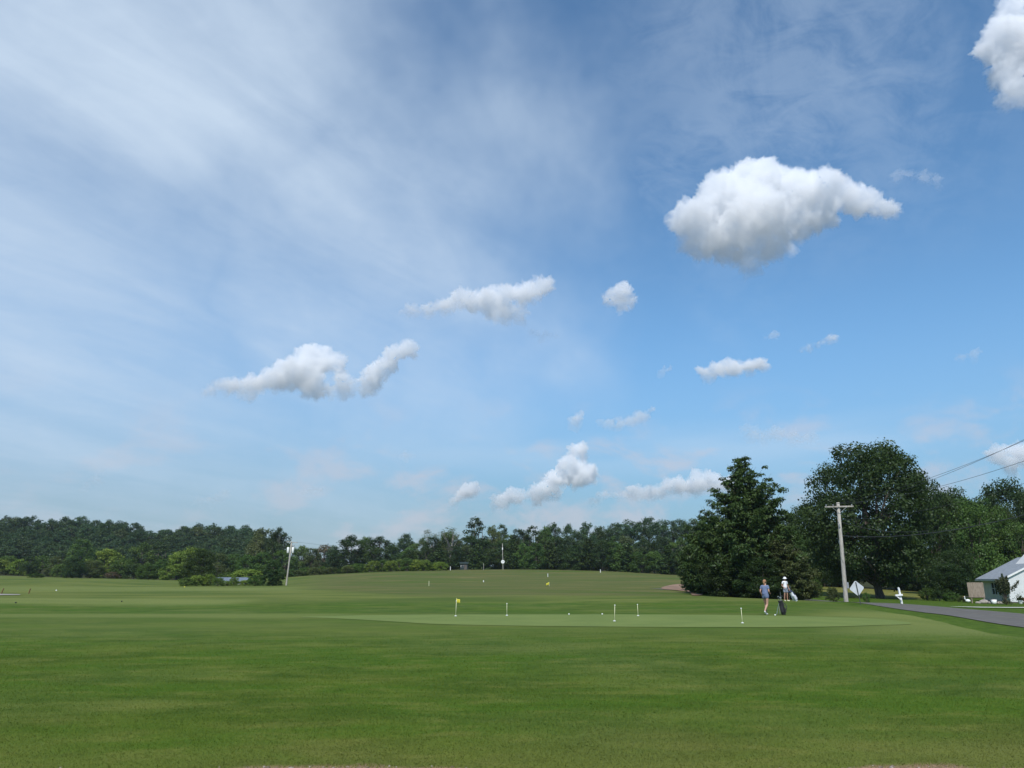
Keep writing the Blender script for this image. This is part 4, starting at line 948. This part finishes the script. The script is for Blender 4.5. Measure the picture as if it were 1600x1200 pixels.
r_ = np.random.default_rng(3); C_ = r_.normal(0, .16, (240, 3)); C_[:, 2] = np.abs(C_[:, 2])*1.6+.4
V_, F_ = leaves(C_, r_.normal(0, 1, (240, 3)), .11, 1.3, r_); link('foliage', mesh_np('foliage', V_, F_, LM['dark'], r_.random(960)), ps)

# ------------------------------------------------------------ poles and wires
def pole(base, top, Y, name, label, r0=.17, r1=.12):
    B = at(base[0], base[1], Y); z = h1(B.x, B.y); B.z = z; Tp = at(top[0], top[1], Y)
    o = tag(empty(name, tuple(B)), label, 'utility pole'); d = Tp-B
    MB().tube([d*(-.06), d*.0, d*.5, d], [r0, r0, (r0+r1)/2, r1], 12).build('shaft', M_POLE, o, smooth=True); return o, B, Tp, d
rp, B1, T1, D1 = pole((1322, 941), (1309, 785), 67, 'utility_pole', 'tall pale wooden pole with one crossarm, leaning left by the road', .19, .13)
ca = D1*.955; ux = Vector((1, -.12, .0)).normalized()
M_ = Matrix.Translation(ca+Vector((0, -.17, 0))) @ Matrix.Rotation(-.12, 4, 'Z') @ Matrix.Rotation(-.01, 4, 'Y')
MB().box((0, 0, 0), (2.45, .10, .13), M_, .01).build('crossarm', M_POLE, rp)
for s_ in (-1, 1): MB().tube([ca+ux*(.62*s_)+Vector((0, -.2, -.06)), D1*.885+Vector((0, -.14, 0))], .018, 6).build('brace', M_GALV, rp)
for q in (-1.1, -.5, 1.1): MB().tube([ca+ux*q+Vector((0, -.17, .06)), ca+ux*q+Vector((0, -.17, .12)), ca+ux*q+Vector((0, -.17, .2))], [.02, .05, .03], 8).build('insulator', M_GALV, rp)
MB().tube([D1*.745+Vector((-.1, -.16, 0)), D1*.775+Vector((-.1, -.17, 0))], .06, 8).build('bracket', M_GALV, rp)
MB().box(tuple(D1*.165+Vector((.20, -.1, 0))), (.16, .14, .52), None, .02).build('meter_box', M_GALV, rp)
def wire(P0, P1, sag, rad, label, name='power_line', group='power lines'):
    P0 = Vector(P0); P1 = Vector(P1); pts = [P0.lerp(P1, t)+Vector((0, 0, -4*sag*t*(1-t))) for t in np.linspace(0, 1, 28)]
    return tag(MB().tube(pts, rad, 5).build(name, plain('wire', (.05, .05, .055), .6) if 'wire' not in bpy.data.materials else bpy.data.materials['wire'], smooth=True), label, 'cable', group)
A1 = B1+ca
wire(A1+ux*1.1+Vector((0, -.17, .2)), at(1760, 602, 38), .75, .012, 'uppermost power line climbing to the right from the crossarm pole')
wire(A1+ux*-.5+Vector((0, -.17, .2)), at(1765, 610, 37.5), .75, .012, 'second power line just under the uppermost one')
wire(A1+ux*-1.1+Vector((0, -.17, .2)), at(1770, 655, 36), .9, .012, 'third power line from the left crossarm end of the pole')
wire(B1+D1*.82+Vector((.1, 0, 0)), at(1770, 692, 38), .9, .011, 'fourth power line from just below the crossarm')
wire(B1+D1*.66+Vector((.15, 0, 0)), at(1770, 752, 38), 1.0, .024, 'thick low cable sagging in front of the great oak')
wire(B1+D1*.80+Vector((.15, 0, 0)), at(1450, 829, 58), .4, .014, 'thin cable meeting the thick low one before the oak')
lp, B2, T2, D2 = pole((447, 918), (456, 846), 156, 'transformer_pole', 'wooden pole with two white transformer cans beside the egg-shaped shrub', .17, .13)
M2_ = Matrix.Translation(D2*.985) @ Matrix.Rotation(.10, 4, 'Y'); MB().box((.15, -.14, 0), (2.3, .12, .12), M2_).build('crossarm', M_POLE, lp)
for s_ in (-1, 1):
    c = D2*.80+Vector((.50*s_, -.1, 0)); MB().tube([c+Vector((0, 0, -.58)), c+Vector((0, 0, -.54)), c+Vector((0, 0, .52)), c+Vector((0, 0, .6))], [.20, .24, .24, .16], 14).build('transformer', M_WHITE, lp, smooth=True)
MB().box(tuple(D2*.9+Vector((.5, -.1, 0))), (.5, .16, .3)).build('switch', M_GALV, lp)
cp, B3, T3, D3 = pole((786, 888), (785, 849), 268, 'distant_pole', 'thin distant wooden pole with a round white target sign, on the crest', .12, .09)
MB().tube([D3*.30+Vector((0, -.2, 0)), D3*.30+Vector((0, -.26, 0))], .62, 24).build('target_disc', M_WHITE, cp)
MB().tube([D3*.30+Vector((.12, -.262, .05)), D3*.30+Vector((.12, -.27, .05))], .12, 12).build('disc_mark', M_BLACK, cp)
MB().box(tuple(D3*.80+Vector((0, -.2, 0))), (.32, .06, .75)).build('plate', M_WHITE, cp)
wire(B2+D2*.985+Vector((.9, 0, .05)), B3+D3*.95, 2.0, .016, 'faint wire from the transformer pole to the distant pole')
wire(B2+D2*.74+Vector((.1, 0, .05)), B3+D3*.7, 2.2, .016, 'lower faint wire from the transformer pole to the distant pole')

# ------------------------------------------------------------ sign, mailbox post
sg = stand('road_sign', 1340, 56, 'grey back of a diamond-shaped road sign on a leaning post beside the pole', 'road sign')
Ms = Matrix.Rotation(math.radians(-6), 4, 'Y')
MB().tube([Ms @ Vector((0, 0, -.3)), Ms @ Vector((0, 0, 1.62))], .032, 6).build('post', plain('green_steel', (.05, .06, .055), .6), sg)
dmd = bmesh.new(); R0 = .56; c0 = 1.18; mbd = MB()
dpoly = []
for k in range(4):
    a = math.pi/2*k; p = Vector((math.cos(a), 0, math.sin(a))); nx = Vector((-math.sin(a), 0, math.cos(a)))
    for s_ in (-1, 1): dpoly.append(Ms @ (Vector((0, .05, c0))+p*(R0-.045)+nx*(.045*s_)))
mbd.prism(dpoly, (0, .006, 0)).build('plate', plain('bare_aluminium', (.62, .64, .66), .45, .06, 2, metal=.2), sg)
mp = stand('mailbox_post', 1404, 67, 'white painted mailbox post with side arm and brace at the road edge', 'mailbox post', dz=0)
mp.scale = (1.28,)*3
Ml = Matrix.Rotation(math.radians(-5), 4, 'Y')
MB().box((0, 0, .42), (.11, .11, 1.25), Ml, .008).build('post', M_WHITE, mp)
MB().box((-.14, -.115, .60), (.50, .10, .11), Ml, .008).build('arm', M_WHITE, mp)
MB().tube([Ml @ Vector((-.30, -.1, .56)), Ml @ Vector((-.02, -.1, .26))], .045, 4).build('brace', M_WHITE, mp)
MB().prism([Ml @ Vector((-.055, -.055, 1.045)), Ml @ Vector((.055, -.055, 1.045)), Ml @ Vector((0, -.055, 1.10))], (0, .11, 0)).build('cap', M_WHITE, mp)

# ------------------------------------------------------------ putting green pins, range flags and markers
def pin(x, row, toprow, label, flag=None, lean=0, group=None):
    gx, gy = gpt(x, row, 0); z = h1(gx, gy)+.022; d = at(x, toprow, gy).z-z
    o = tag(empty('putting_pin' if not flag else 'flag_pin', (gx, gy, z)), label, 'golf pin', group)
    MB().tube([(0, 0, -.05), (lean*d, 0, d)], .010, 8).build('rod', M_PIN, o, smooth=True)
    MB().tube([(0, 0, 0.001), (0, 0, .012), (0, 0, .03)], [.055, .055, .02], 14).build('cup_collar', M_WHITE, o, smooth=True)
    MB().ball((lean*d, 0, d), .025).build('knob', M_WHITE, o, smooth=True)
    if flag:
        V_ = []; n = 10
        for i in range(n+1):
            for j in range(5): V_.append((.012+i*.017, .018*math.sin(i*.9+j*.3)*i/n, d+.10-.16*j/4-.03*i/n))
        Fq = [(i*5+j, i*5+j+1, (i+1)*5+j+1, (i+1)*5+j) for i in range(n) for j in range(4)]
        MB().tube([(lean*d, 0, d), (lean*d, 0, d+.13)], .008, 6).build('tip', M_PIN, o)
        f = MB().add(V_, Fq).build('flag', M_YEL, o, smooth=True); sd = f.modifiers.new('thick', 'SOLIDIFY'); sd.thickness = .003
    return o
pin(712, 963, 939, 'short pin with a yellow flag at the left end of the putting green', True, .03)
pin(792, 962, 943, 'flagless pin second from the left on the putting green')
pin(960, 971, 945.5, 'tallest flagless pin, nearest the front edge of the putting green', lean=.06)
pin(997, 963, 944.5, 'flagless pin farther back, just right of the tallest one', lean=-.02)
pin(1160, 974, 950.5, 'flagless pin in front of the walking golfer', lean=-.02)
for x, row, lb in ((889, 960.6, 'left one of two golf balls on the putting green'), (941, 960.6, 'right one of two golf balls on the putting green'), (1211, 962, 'golf ball on the green between walking golfer and black bag')):
    gx, gy = gpt(x, row, 0); tag(MB().ball((0, 0, .03), .034, sub=3).build('golf_ball', M_WHITE, loc=(gx, gy, h1(gx, gy)+.02), smooth=True), lb, 'golf ball')
def post(x, top, Y, r0, mat, label, name='marker_post', cat='marker', lean=0, wid=None, bottom=None):
    X = tcol(x)*Y; z = h1(X, Y); d = max(at(x, top, Y).z-z, .12); o = tag(empty(name, (X, Y, z)), label, cat)
    MB().tube([(0, 0, -.1), (lean*d*.6, 0, d*.6), (lean*d, 0, d)], [r0*.75, r0*.75, r0*.68], 8).build('stake', mat, o); return o, d
f2, d2 = post(858, 909, 118, .028, M_PIN, 'yellow flag on a pale pole on the driving range', 'range_flag', 'flag')
V_ = []
for i in range(9):
    for j in range(5): V_.append((-.03-i*.058, .05*math.sin(i*.8), d2-.04-.40*j/4*(1-.35*i/8)-.24*i/8))
ff = MB().add(V_, [(i*5+j, i*5+j+1, (i+1)*5+j+1, (i+1)*5+j) for i in range(8) for j in range(4)]).build('flag', M_YEL, f2, smooth=True); ff.modifiers.new('t', 'SOLIDIFY').thickness = .01
for x, top, Y, r0, mt, lb in ((856, 896, 190, .09, M_WHITE, 'short white range post behind the yellow range flag'), (755.5, 906.5, 150, .12, M_WHITE, 'stubby white range marker in the middle of the range'),
        (670.5, 907.5, 118, .05, M_PIN, 'thin pale range post left of the middle'), (938.5, 889.5, 232, .14, M_WHITE, 'white marker on the crest left of the clay patch'), (703.5, 885, 262, .16, M_WHITE, 'small white marker at the foot of the half dead tree'),
        (755.5, 880, 266, .10, M_POLE, 'short dark post on the crest left of the distant pole')):
    post(x, top, Y, r0, mt, lb, 'range_marker')
post(6, 919, 84, .07, barkmat('stained_stake', (.10, .04, .02), (.18, .08, .04)), 'leaning brown wooden stake at the left edge by the path', 'wooden_stake', 'stake', .35)
post(48.5, 919.5, 84, .07, bpy.data.materials['stained_stake'], 'leaning brown wooden stake right of the end of the pale path', 'wooden_stake', 'stake', .25)
for x, row, Y, mt, lb in ((91, 920, 100, M_WHITE, 'white tee marker on the grass right of the wooden stakes'), (290, 918, 145, M_YEL, 'pale yellow tee marker on the edge of the left plateau'), (195, 940, 58, M_BLACK, 'small dark tee marker on the pale strip at left'), (31, 944, 54, M_BLACK, 'small dark tee marker below the pale path')):
    X = tcol(x)*Y; tag(MB().ball((0, 0, .05), (.055 if mt == M_BLACK else .09) if Y < 120 else .13, (1, 1, .9), 3).build('tee_marker', mt, loc=(X, Y, h1(X, Y)), smooth=True), lb, 'tee marker')
# far buildings: grey-roofed shed at left, small green hut at the crest
def shed(x, Y, w_, dpt, wallh, rise, roofm, wallm, name, label, rz=0):
    o = stand(name, x, Y, label, 'shed', rz=rz)
    MB().prism([(-w_/2, -dpt/2, 0), (w_/2, -dpt/2, 0), (w_/2, -dpt/2, wallh), (-w_/2, -dpt/2, wallh)], (0, dpt, 0)).build('wall', wallm, o)
    for s_ in (-1, 1): MB().prism([(-w_/2-.3, s_*(dpt/2+.3), wallh-.1), (-w_/2-.3, 0, wallh+rise), (-w_/2-.3, 0, wallh+rise+.12), (-w_/2-.3, s_*(dpt/2+.3), wallh+.02)], (w_+.6, 0, 0)).build('roof', roofm, o)
    MB().box((w_*.2, -dpt/2-.03, wallh*.42), (1.0, .06, wallh*.8)).build('door', M_DARKW, o)
    for q in (-.3, -.08): f_ = MB().box((w_*q, -dpt/2-.03, wallh*.6), (.8, .06, .6)).build('window', M_FRAME, o); MB().box((w_*q, -dpt/2-.07, wallh*.6), (.64, .02, .46)).build('pane', M_GLASS, f_)
    return o
shed(364, 190, 7.6, 4.0, .55, .95, plain('blue_grey_metal_roof', (.13, .16, .20), .6, .1, 2), M_SIDE, 'low_shed', 'low blue-grey metal roofed shed half hidden by bushes at left')
shed(725, 274, 2.6, 2.4, 2.1, .5, plain('green_roof', (.012, .026, .022), .8), plain('green_boards', (.014, .03, .027), .8), 'green_hut', 'small dark green hut under the trees on the crest')

# ------------------------------------------------------------ people
def skin_mesh(name, verts, edges, radii, mat, parent, sub=2, root=0):
    me = bpy.data.meshes.new(name); me.from_pydata([tuple(v) for v in verts], edges, []); o = link(name, me)
    o.modifiers.new('s', 'SKIN'); sd = o.modifiers.new('u', 'SUBSURF'); sd.levels = sub; sd.render_levels = sub
    if not me.skin_vertices: me.skin_vertices.new()
    for i, r in enumerate(radii):
        q = me.skin_vertices[0].data[i]; q.radius = (r, r) if not isinstance(r, tuple) else r; q.use_root = (i == root)
    dg = bpy.context.evaluated_depsgraph_get(); m2 = bpy.data.meshes.new_from_object(o.evaluated_get(dg))
    bpy.data.objects.remove(o); bpy.data.meshes.remove(me)
    m2.name = name; m2.materials.clear(); m2.materials.append(mat); m2.polygons.foreach_set('use_smooth', [True]*len(m2.polygons))
    return link(name, m2, parent)
def person(x, Y, rz, label, P, skin, shirt, shorts, shoe, hair, hat=None, hgt=1.0):
    """P: joint positions in metres for a 1.70 m figure facing +Y"""
    o = stand('person', x, Y, label, 'person', rz=rz); o.scale = (hgt,)*3
    V = []; R = []; E = []
    def add(p, r, par=None):
        V.append(Vector(p)); R.append(r)
        if par is not None: E.append((par, len(V)-1))
        return len(V)-1
    pel = add(P['pelvis'], (.125, .10)); wa = add(P['waist'], (.11, .085), pel); ch = add(P['chest'], (.135, .10), wa); uc = add(P['upper'], (.11, .08), ch)
    nk = add(P['neck'], .05, uc); hb = add(P['head']+Vector((0, .01, -.07)), (.062, .07), nk); hm = add(P['head'], (.073, .09), hb); ht = add(P['head']+Vector((0, -.005, .075)), (.058, .07), hm)
    ns = add(P['head']+Vector((0, .108, -.02)), .013, hm)
    for s in (-1, 1): add(P['head']+Vector((s*.082, -.005, -.015)), .014, hm)
    for side in ('l', 'r'):
        sh = add(P['sh_'+side], .05, uc); el = add(P['el_'+side], .037, sh); wr = add(P['wr_'+side], .026, el)
        f = (P['hand_'+side]-P['wr_'+side]); fd = f.normalized(); pm = add(P['wr_'+side]+fd*.05, (.036, .018), wr); kn = P['wr_'+side]+fd*.09
        a = fd.cross(Vector((0, 1, 0))); a = a.normalized() if a.length > .2 else Vector((1, 0, 0)); cu = a.cross(fd)
        for k, (q, L) in enumerate(((-1.5, .060), (-.5, .070), (.5, .075), (1.5, .068))):
            b0 = add(kn+a*(q*.018), .009, pm); b1 = add(kn+a*(q*.019)+fd*L*.45+cu*.012, .0085, b0); add(kn+a*(q*.019)+fd*L*.75+cu*.035, .0075, b1)
        tb = add(P['wr_'+side]+fd*.04+a*.040, .010, pm); add(P['wr_'+side]+fd*.075+a*.055+cu*.02, .009, tb)
        hp = add(P['hip_'+side], .085, pel); th = add(P['hip_'+side].lerp(P['kn_'+side], .45), .074, hp); kn_ = add(P['kn_'+side], .052, th)
        cf = add(P['kn_'+side].lerp(P['an_'+side], .35)+Vector((0, -.015, 0)), .053, kn_); an = add(P['an_'+side], .034, cf); add(P['toe_'+side], .028, an)
    skin_mesh('body', V, E, R, skin, o)
    # face
    for s in (-1, 1): MB().ball(tuple(P['head']+Vector((s*.03, .083, .012))), .011).build('eye', M_BLACK, o)
    MB().tube([P['head']+Vector((-.022, .088, -.055)), P['head']+Vector((0, .094, -.057)), P['head']+Vector((.022, .088, -.055))], .006, 6).build('mouth', plain('lips', (.35, .13, .10), .6), o)
    # shirt with sleeves
    V2 = [P['pelvis']+Vector((0, -.01, -.03)), P['waist'], P['chest'], P['upper']+Vector((0, 0, .0)), P['neck']+Vector((0, 0, -.035))]; R2 = [(.20, .175), (.165, .14), (.16, .125), (.125, .095), .062]; E2 = [(0, 1), (1, 2), (2, 3), (3, 4)]
    for side in ('l', 'r'):
        n = len(V2); V2 += [P['sh_'+side], P['sh_'+side].lerp(P['el_'+side], .6)]; R2 += [.066, .062]; E2 += [(3, n), (n, n+1)]
    skin_mesh('shirt', V2, E2, R2, shirt, o)
    V3 = [P['pelvis']+Vector((0, 0, .11)), P['pelvis']]; R3 = [(.158, .135), (.168, .148)]; E3 = [(0, 1)]
    for side in ('l', 'r'):
        n = len(V3); V3 += [P['hip_'+side], P['hip_'+side].lerp(P['kn_'+side], P['short'])]; R3 += [.115, .105]; E3 += [(1, n), (n, n+1)]
    skin_mesh('shorts', V3, E3, R3, shorts, o)
    for side in ('l', 'r'):
        a, t_ = P['an_'+side], P['toe_'+side]; hl = a+(a-t_).normalized()*.05+Vector((0, 0, -.045))
        skin_mesh('shoe', [hl, a.lerp(t_, .35)+Vector((0, 0, -.035)), a.lerp(t_, .8)+Vector((0, 0, -.01)), t_+(t_-a).normalized()*.03], [(0, 1), (1, 2), (2, 3)], [.040, .044, .042, .032], shoe, o)
    # hair: a cap of strands over the skull, longer where the photo shows it
    h = P['head']; hb_ = MB()
    hb_.ball(tuple(h+Vector((0, -.018, .022))), .098, (.92, 1.08, 1.0), 3)
    if P.get('long'):
        hb_.ball(tuple(h+Vector((0, -.095, .01))), .062, (1.1, .9, 1.1), 3); hb_.tube([h+Vector((0, -.10, -.01)), h+Vector((0, -.12, -.08)), h+Vector((0, -.10, -.15))], [.05, .045, .02], 8)
    hb_.V = [tuple(Vector(v)*1) if v[1] < h.y+.075 or v[2] > h.z+.055 else (v[0], h.y+.055, v[2]) for v in hb_.V]
    hb_.build('hair', hair, o, smooth=True)
    if hat:
        c = h+Vector((0, -.005, .055)); hm_ = MB(); n = 20
        prof = [(.165, -.035), (.160, -.025), (.108, .0), (.104, .05), (.09, .085), (.05, .105), (0.001, .108)]
        V4 = []; F4 = []
        for i, (rr_, zz) in enumerate(prof):
            for k in range(n): a = 2*math.pi*k/n; V4.append(c+Vector((math.cos(a)*rr_*.95, math.sin(a)*rr_*1.08, zz)))
        for i in range(len(prof)-1):
            for k in range(n): F4.append((i*n+k, i*n+(k+1) % n, (i+1)*n+(k+1) % n, (i+1)*n+k))
        ho = hm_.add(V4, F4).build('hat', hat, o, smooth=True); ho.modifiers.new('t', 'SOLIDIFY').thickness = .006
    return o
def v3(*a): return Vector(a)
SK = plain('skin', (.47, .27, .19), .55, .08, 10); SK2 = plain('tanned_skin', (.40, .22, .15), .55, .08, 10)
W_P = dict(pelvis=v3(0, 0, .94), waist=v3(0, .01, 1.07), chest=v3(0, .02, 1.27), upper=v3(0, .02, 1.39), neck=v3(0, .03, 1.47), head=v3(.0, .06, 1.60), long=True, short=.30,
    sh_l=v3(-.155, .01, 1.385), el_l=v3(-.22, -.08, 1.13), wr_l=v3(-.19, .08, .92), hand_l=v3(-.18, .14, .84),
    sh_r=v3(.155, .02, 1.385), el_r=v3(.215, -.04, 1.12), wr_r=v3(.17, .20, 1.05), hand_r=v3(.13, .30, 1.04),
    hip_l=v3(-.085, 0, .88), kn_l=v3(-.075, .16, .50), an_l=v3(-.07, .13, .075), toe_l=v3(-.07, .29, .035),
    hip_r=v3(.085, -.01, .88), kn_r=v3(.06, -.02, .48), an_r=v3(.02, -.30, .20), toe_r=v3(.02, -.18, .045))
person(1193.5, 37.2, math.radians(-38), 'walking golfer with reddish hair, blue-grey shirt and shorts, seen from behind', W_P, SK, plain('blue_grey_shirt', (.14, .18, .30), .8, .25, 30), plain('patterned_shorts', (.13, .17, .27), .8, .35, 40), M_WHITE, plain('auburn_hair', (.30, .15, .07), .6, .35, 40), hgt=.955)
M_P = dict(pelvis=v3(0, 0, .95), waist=v3(0, 0, 1.09), chest=v3(0, .01, 1.29), upper=v3(0, .01, 1.42), neck=v3(0, .02, 1.50), head=v3(0, .04, 1.62), short=.78,
    sh_l=v3(-.18, 0, 1.41), el_l=v3(-.26, -.02, 1.14), wr_l=v3(-.27, .08, .90), hand_l=v3(-.27, .12, .82),
    sh_r=v3(.18, 0, 1.41), el_r=v3(.25, -.06, 1.14), wr_r=v3(.22, .12, 1.00), hand_r=v3(.18, .20, .96),
    hip_l=v3(-.09, 0, .90), kn_l=v3(-.12, .03, .50), an_l=v3(-.13, -.02, .085), toe_l=v3(-.17, .14, .035),
    hip_r=v3(.09, 0, .90), kn_r=v3(.12, .03, .50), an_r=v3(.14, -.02, .085), toe_r=v3(.19, .14, .035))
person(1225.5, 58.5, math.radians(200), 'standing golfer in white hat, white shirt and grey shorts beside a white golf bag', M_P, SK2, plain('white_shirt', (.78, .78, .80), .8, .05), plain('grey_shorts', (.24, .26, .31), .8, .15, 20), plain('cream_shoes', (.74, .74, .52), .6), plain('dark_hair', (.03, .02, .015), .6, .3, 40), hat=M_WHITE)
def golf_club(p0, p1, label, head=M_STEEL):
    p0 = Vector(p0); p1 = Vector(p1); o = tag(empty('golf_club', tuple(p1)), label, 'golf club'); d = p0-p1
    MB().tube([d, d*.75], [.013, .011], 8).build('grip', M_BLACK, o); MB().tube([d*.75, Vector((0, 0, .02))], [.007, .006], 6).build('shaft', M_STEEL, o)
    MB().box((.05, 0, .02), (.11, .025, .045), None, .006).build('club_head', head, o)
c_ = at(1218.5, 924, 58.4); zg = h1(c_.x, c_.y)
golf_club((c_.x, c_.y, zg+.86), (c_.x-.02, c_.y-.1, zg), 'golf club held upright at the left side of the standing golfer')
def golf_bag(x, Y, rz, tilt, label, body, trim, accent, scale=1.0):
    o = stand('golf_bag', x, Y, label, 'golf bag', rz=rz); o.scale = (scale,)*3
    M = Matrix.Rotation(tilt, 4, 'Y')
    def q(*a): return M @ Vector(a)
    MB().tube([q(0, 0, 0), q(0, 0, .03), q(0, 0, .45), q(0, 0, .78), q(0, 0, .84)], [.12, .135, .125, .13, .145], 16).build('bag_body', body, o, smooth=True)
    MB().tube([q(0, 0, .80), q(0, 0, .88)], [.152, .150], 16).build('cuff', trim, o, smooth=True)
    MB().box((.14, 0, .28), (.12, .2, .36), M, .04).build('pocket', accent, o); MB().box((.13, 0, .60), (.09, .17, .2), M, .03).build('pocket', trim, o)
    MB().box((0, -.14, .35), (.16, .09, .42), M, .03).build('pocket', accent, o)
    MB().tube([q(.13, .05, .76), q(.26, .08, .62), q(.27, .08, .38), q(.15, .04, .2)], .022, 6).build('strap', trim, o, smooth=True)
    for s in (-1, 1): MB().tube([q(-.10, s*.06, .74), Vector((-.42, s*.24, .01))], .010, 6).build('leg', M_STEEL, o)
    r = random.Random(4)
    for k in range(9):
        a = r.uniform(0, 6.28); rr_ = r.uniform(.02, .10); p = Vector((math.cos(a)*rr_, math.sin(a)*rr_, .84)); L = r.uniform(.12, .30)
        e = p+Vector((math.cos(a)*rr_*.5, math.sin(a)*rr_*.5, L)); cl_ = MB().tube([q(*p), q(*e)], .006, 5).build('club', M_STEEL, o)
        if k < 4: MB().ball(tuple(q(*(e+Vector((.03, 0, .02))))), .055, (1.3, .9, .75)).build('head_cover', (M_BLACK, M_WHITE, trim, M_BLACK)[k], cl_, smooth=True)
        else: MB().box(tuple(e+Vector((.025, 0, .02))), (.075, .02, .05), M, .005).build('club_head', M_STEEL, cl_)
    return o
bk = golf_bag(1219.5, 37.0, math.radians(-25), math.radians(-9), 'black golf bag standing beside the walking golfer', M_BLACK, plain('charcoal_fabric', (.03, .03, .035), .7), plain('black_pocket', (.018, .018, .02), .6), .76)
tw = MB()
V_ = [(-.02*math.sin(j*.9+i*.5)-.19-i*.006, -.05+j*.035, .52-i*.045) for i in range(11) for j in range(6)]
f_ = tw.add(V_, [(i*6+j, i*6+j+1, (i+1)*6+j+1, (i+1)*6+j) for i in range(10) for j in range(5)]).build('towel', plain('grey_towel', (.33, .35, .34), .9), bk, smooth=True); f_.modifiers.new('t', 'SOLIDIFY').thickness = .012
golf_bag(1240.5, 59.0, math.radians(15), math.radians(-32), 'white and navy golf bag leaning on its stand right of the standing golfer', plain('white_vinyl', (.70, .71, .74), .5), plain('navy_fabric', (.02, .03, .07), .6), plain('pale_pocket', (.62, .63, .68), .6))

# ------------------------------------------------------------ air
hb = MB().box((0, 330, 32), (1500, 700, 90)); m = bpy.data.materials.new('air'); m.use_nodes = True; t = NT(m.node_tree); t.n.clear()
ou = t.node('ShaderNodeOutputMaterial'); pv = t.node('ShaderNodeVolumePrincipled'); pv.inputs['Color'].default_value = (.80, .88, 1.0, 1); pv.inputs['Density'].default_value = .00010; pv.inputs['Anisotropy'].default_value = .3
t.l.new(pv.outputs[0], ou.inputs['Volume'])
tag(hb.build('haze', m), kind='stuff')
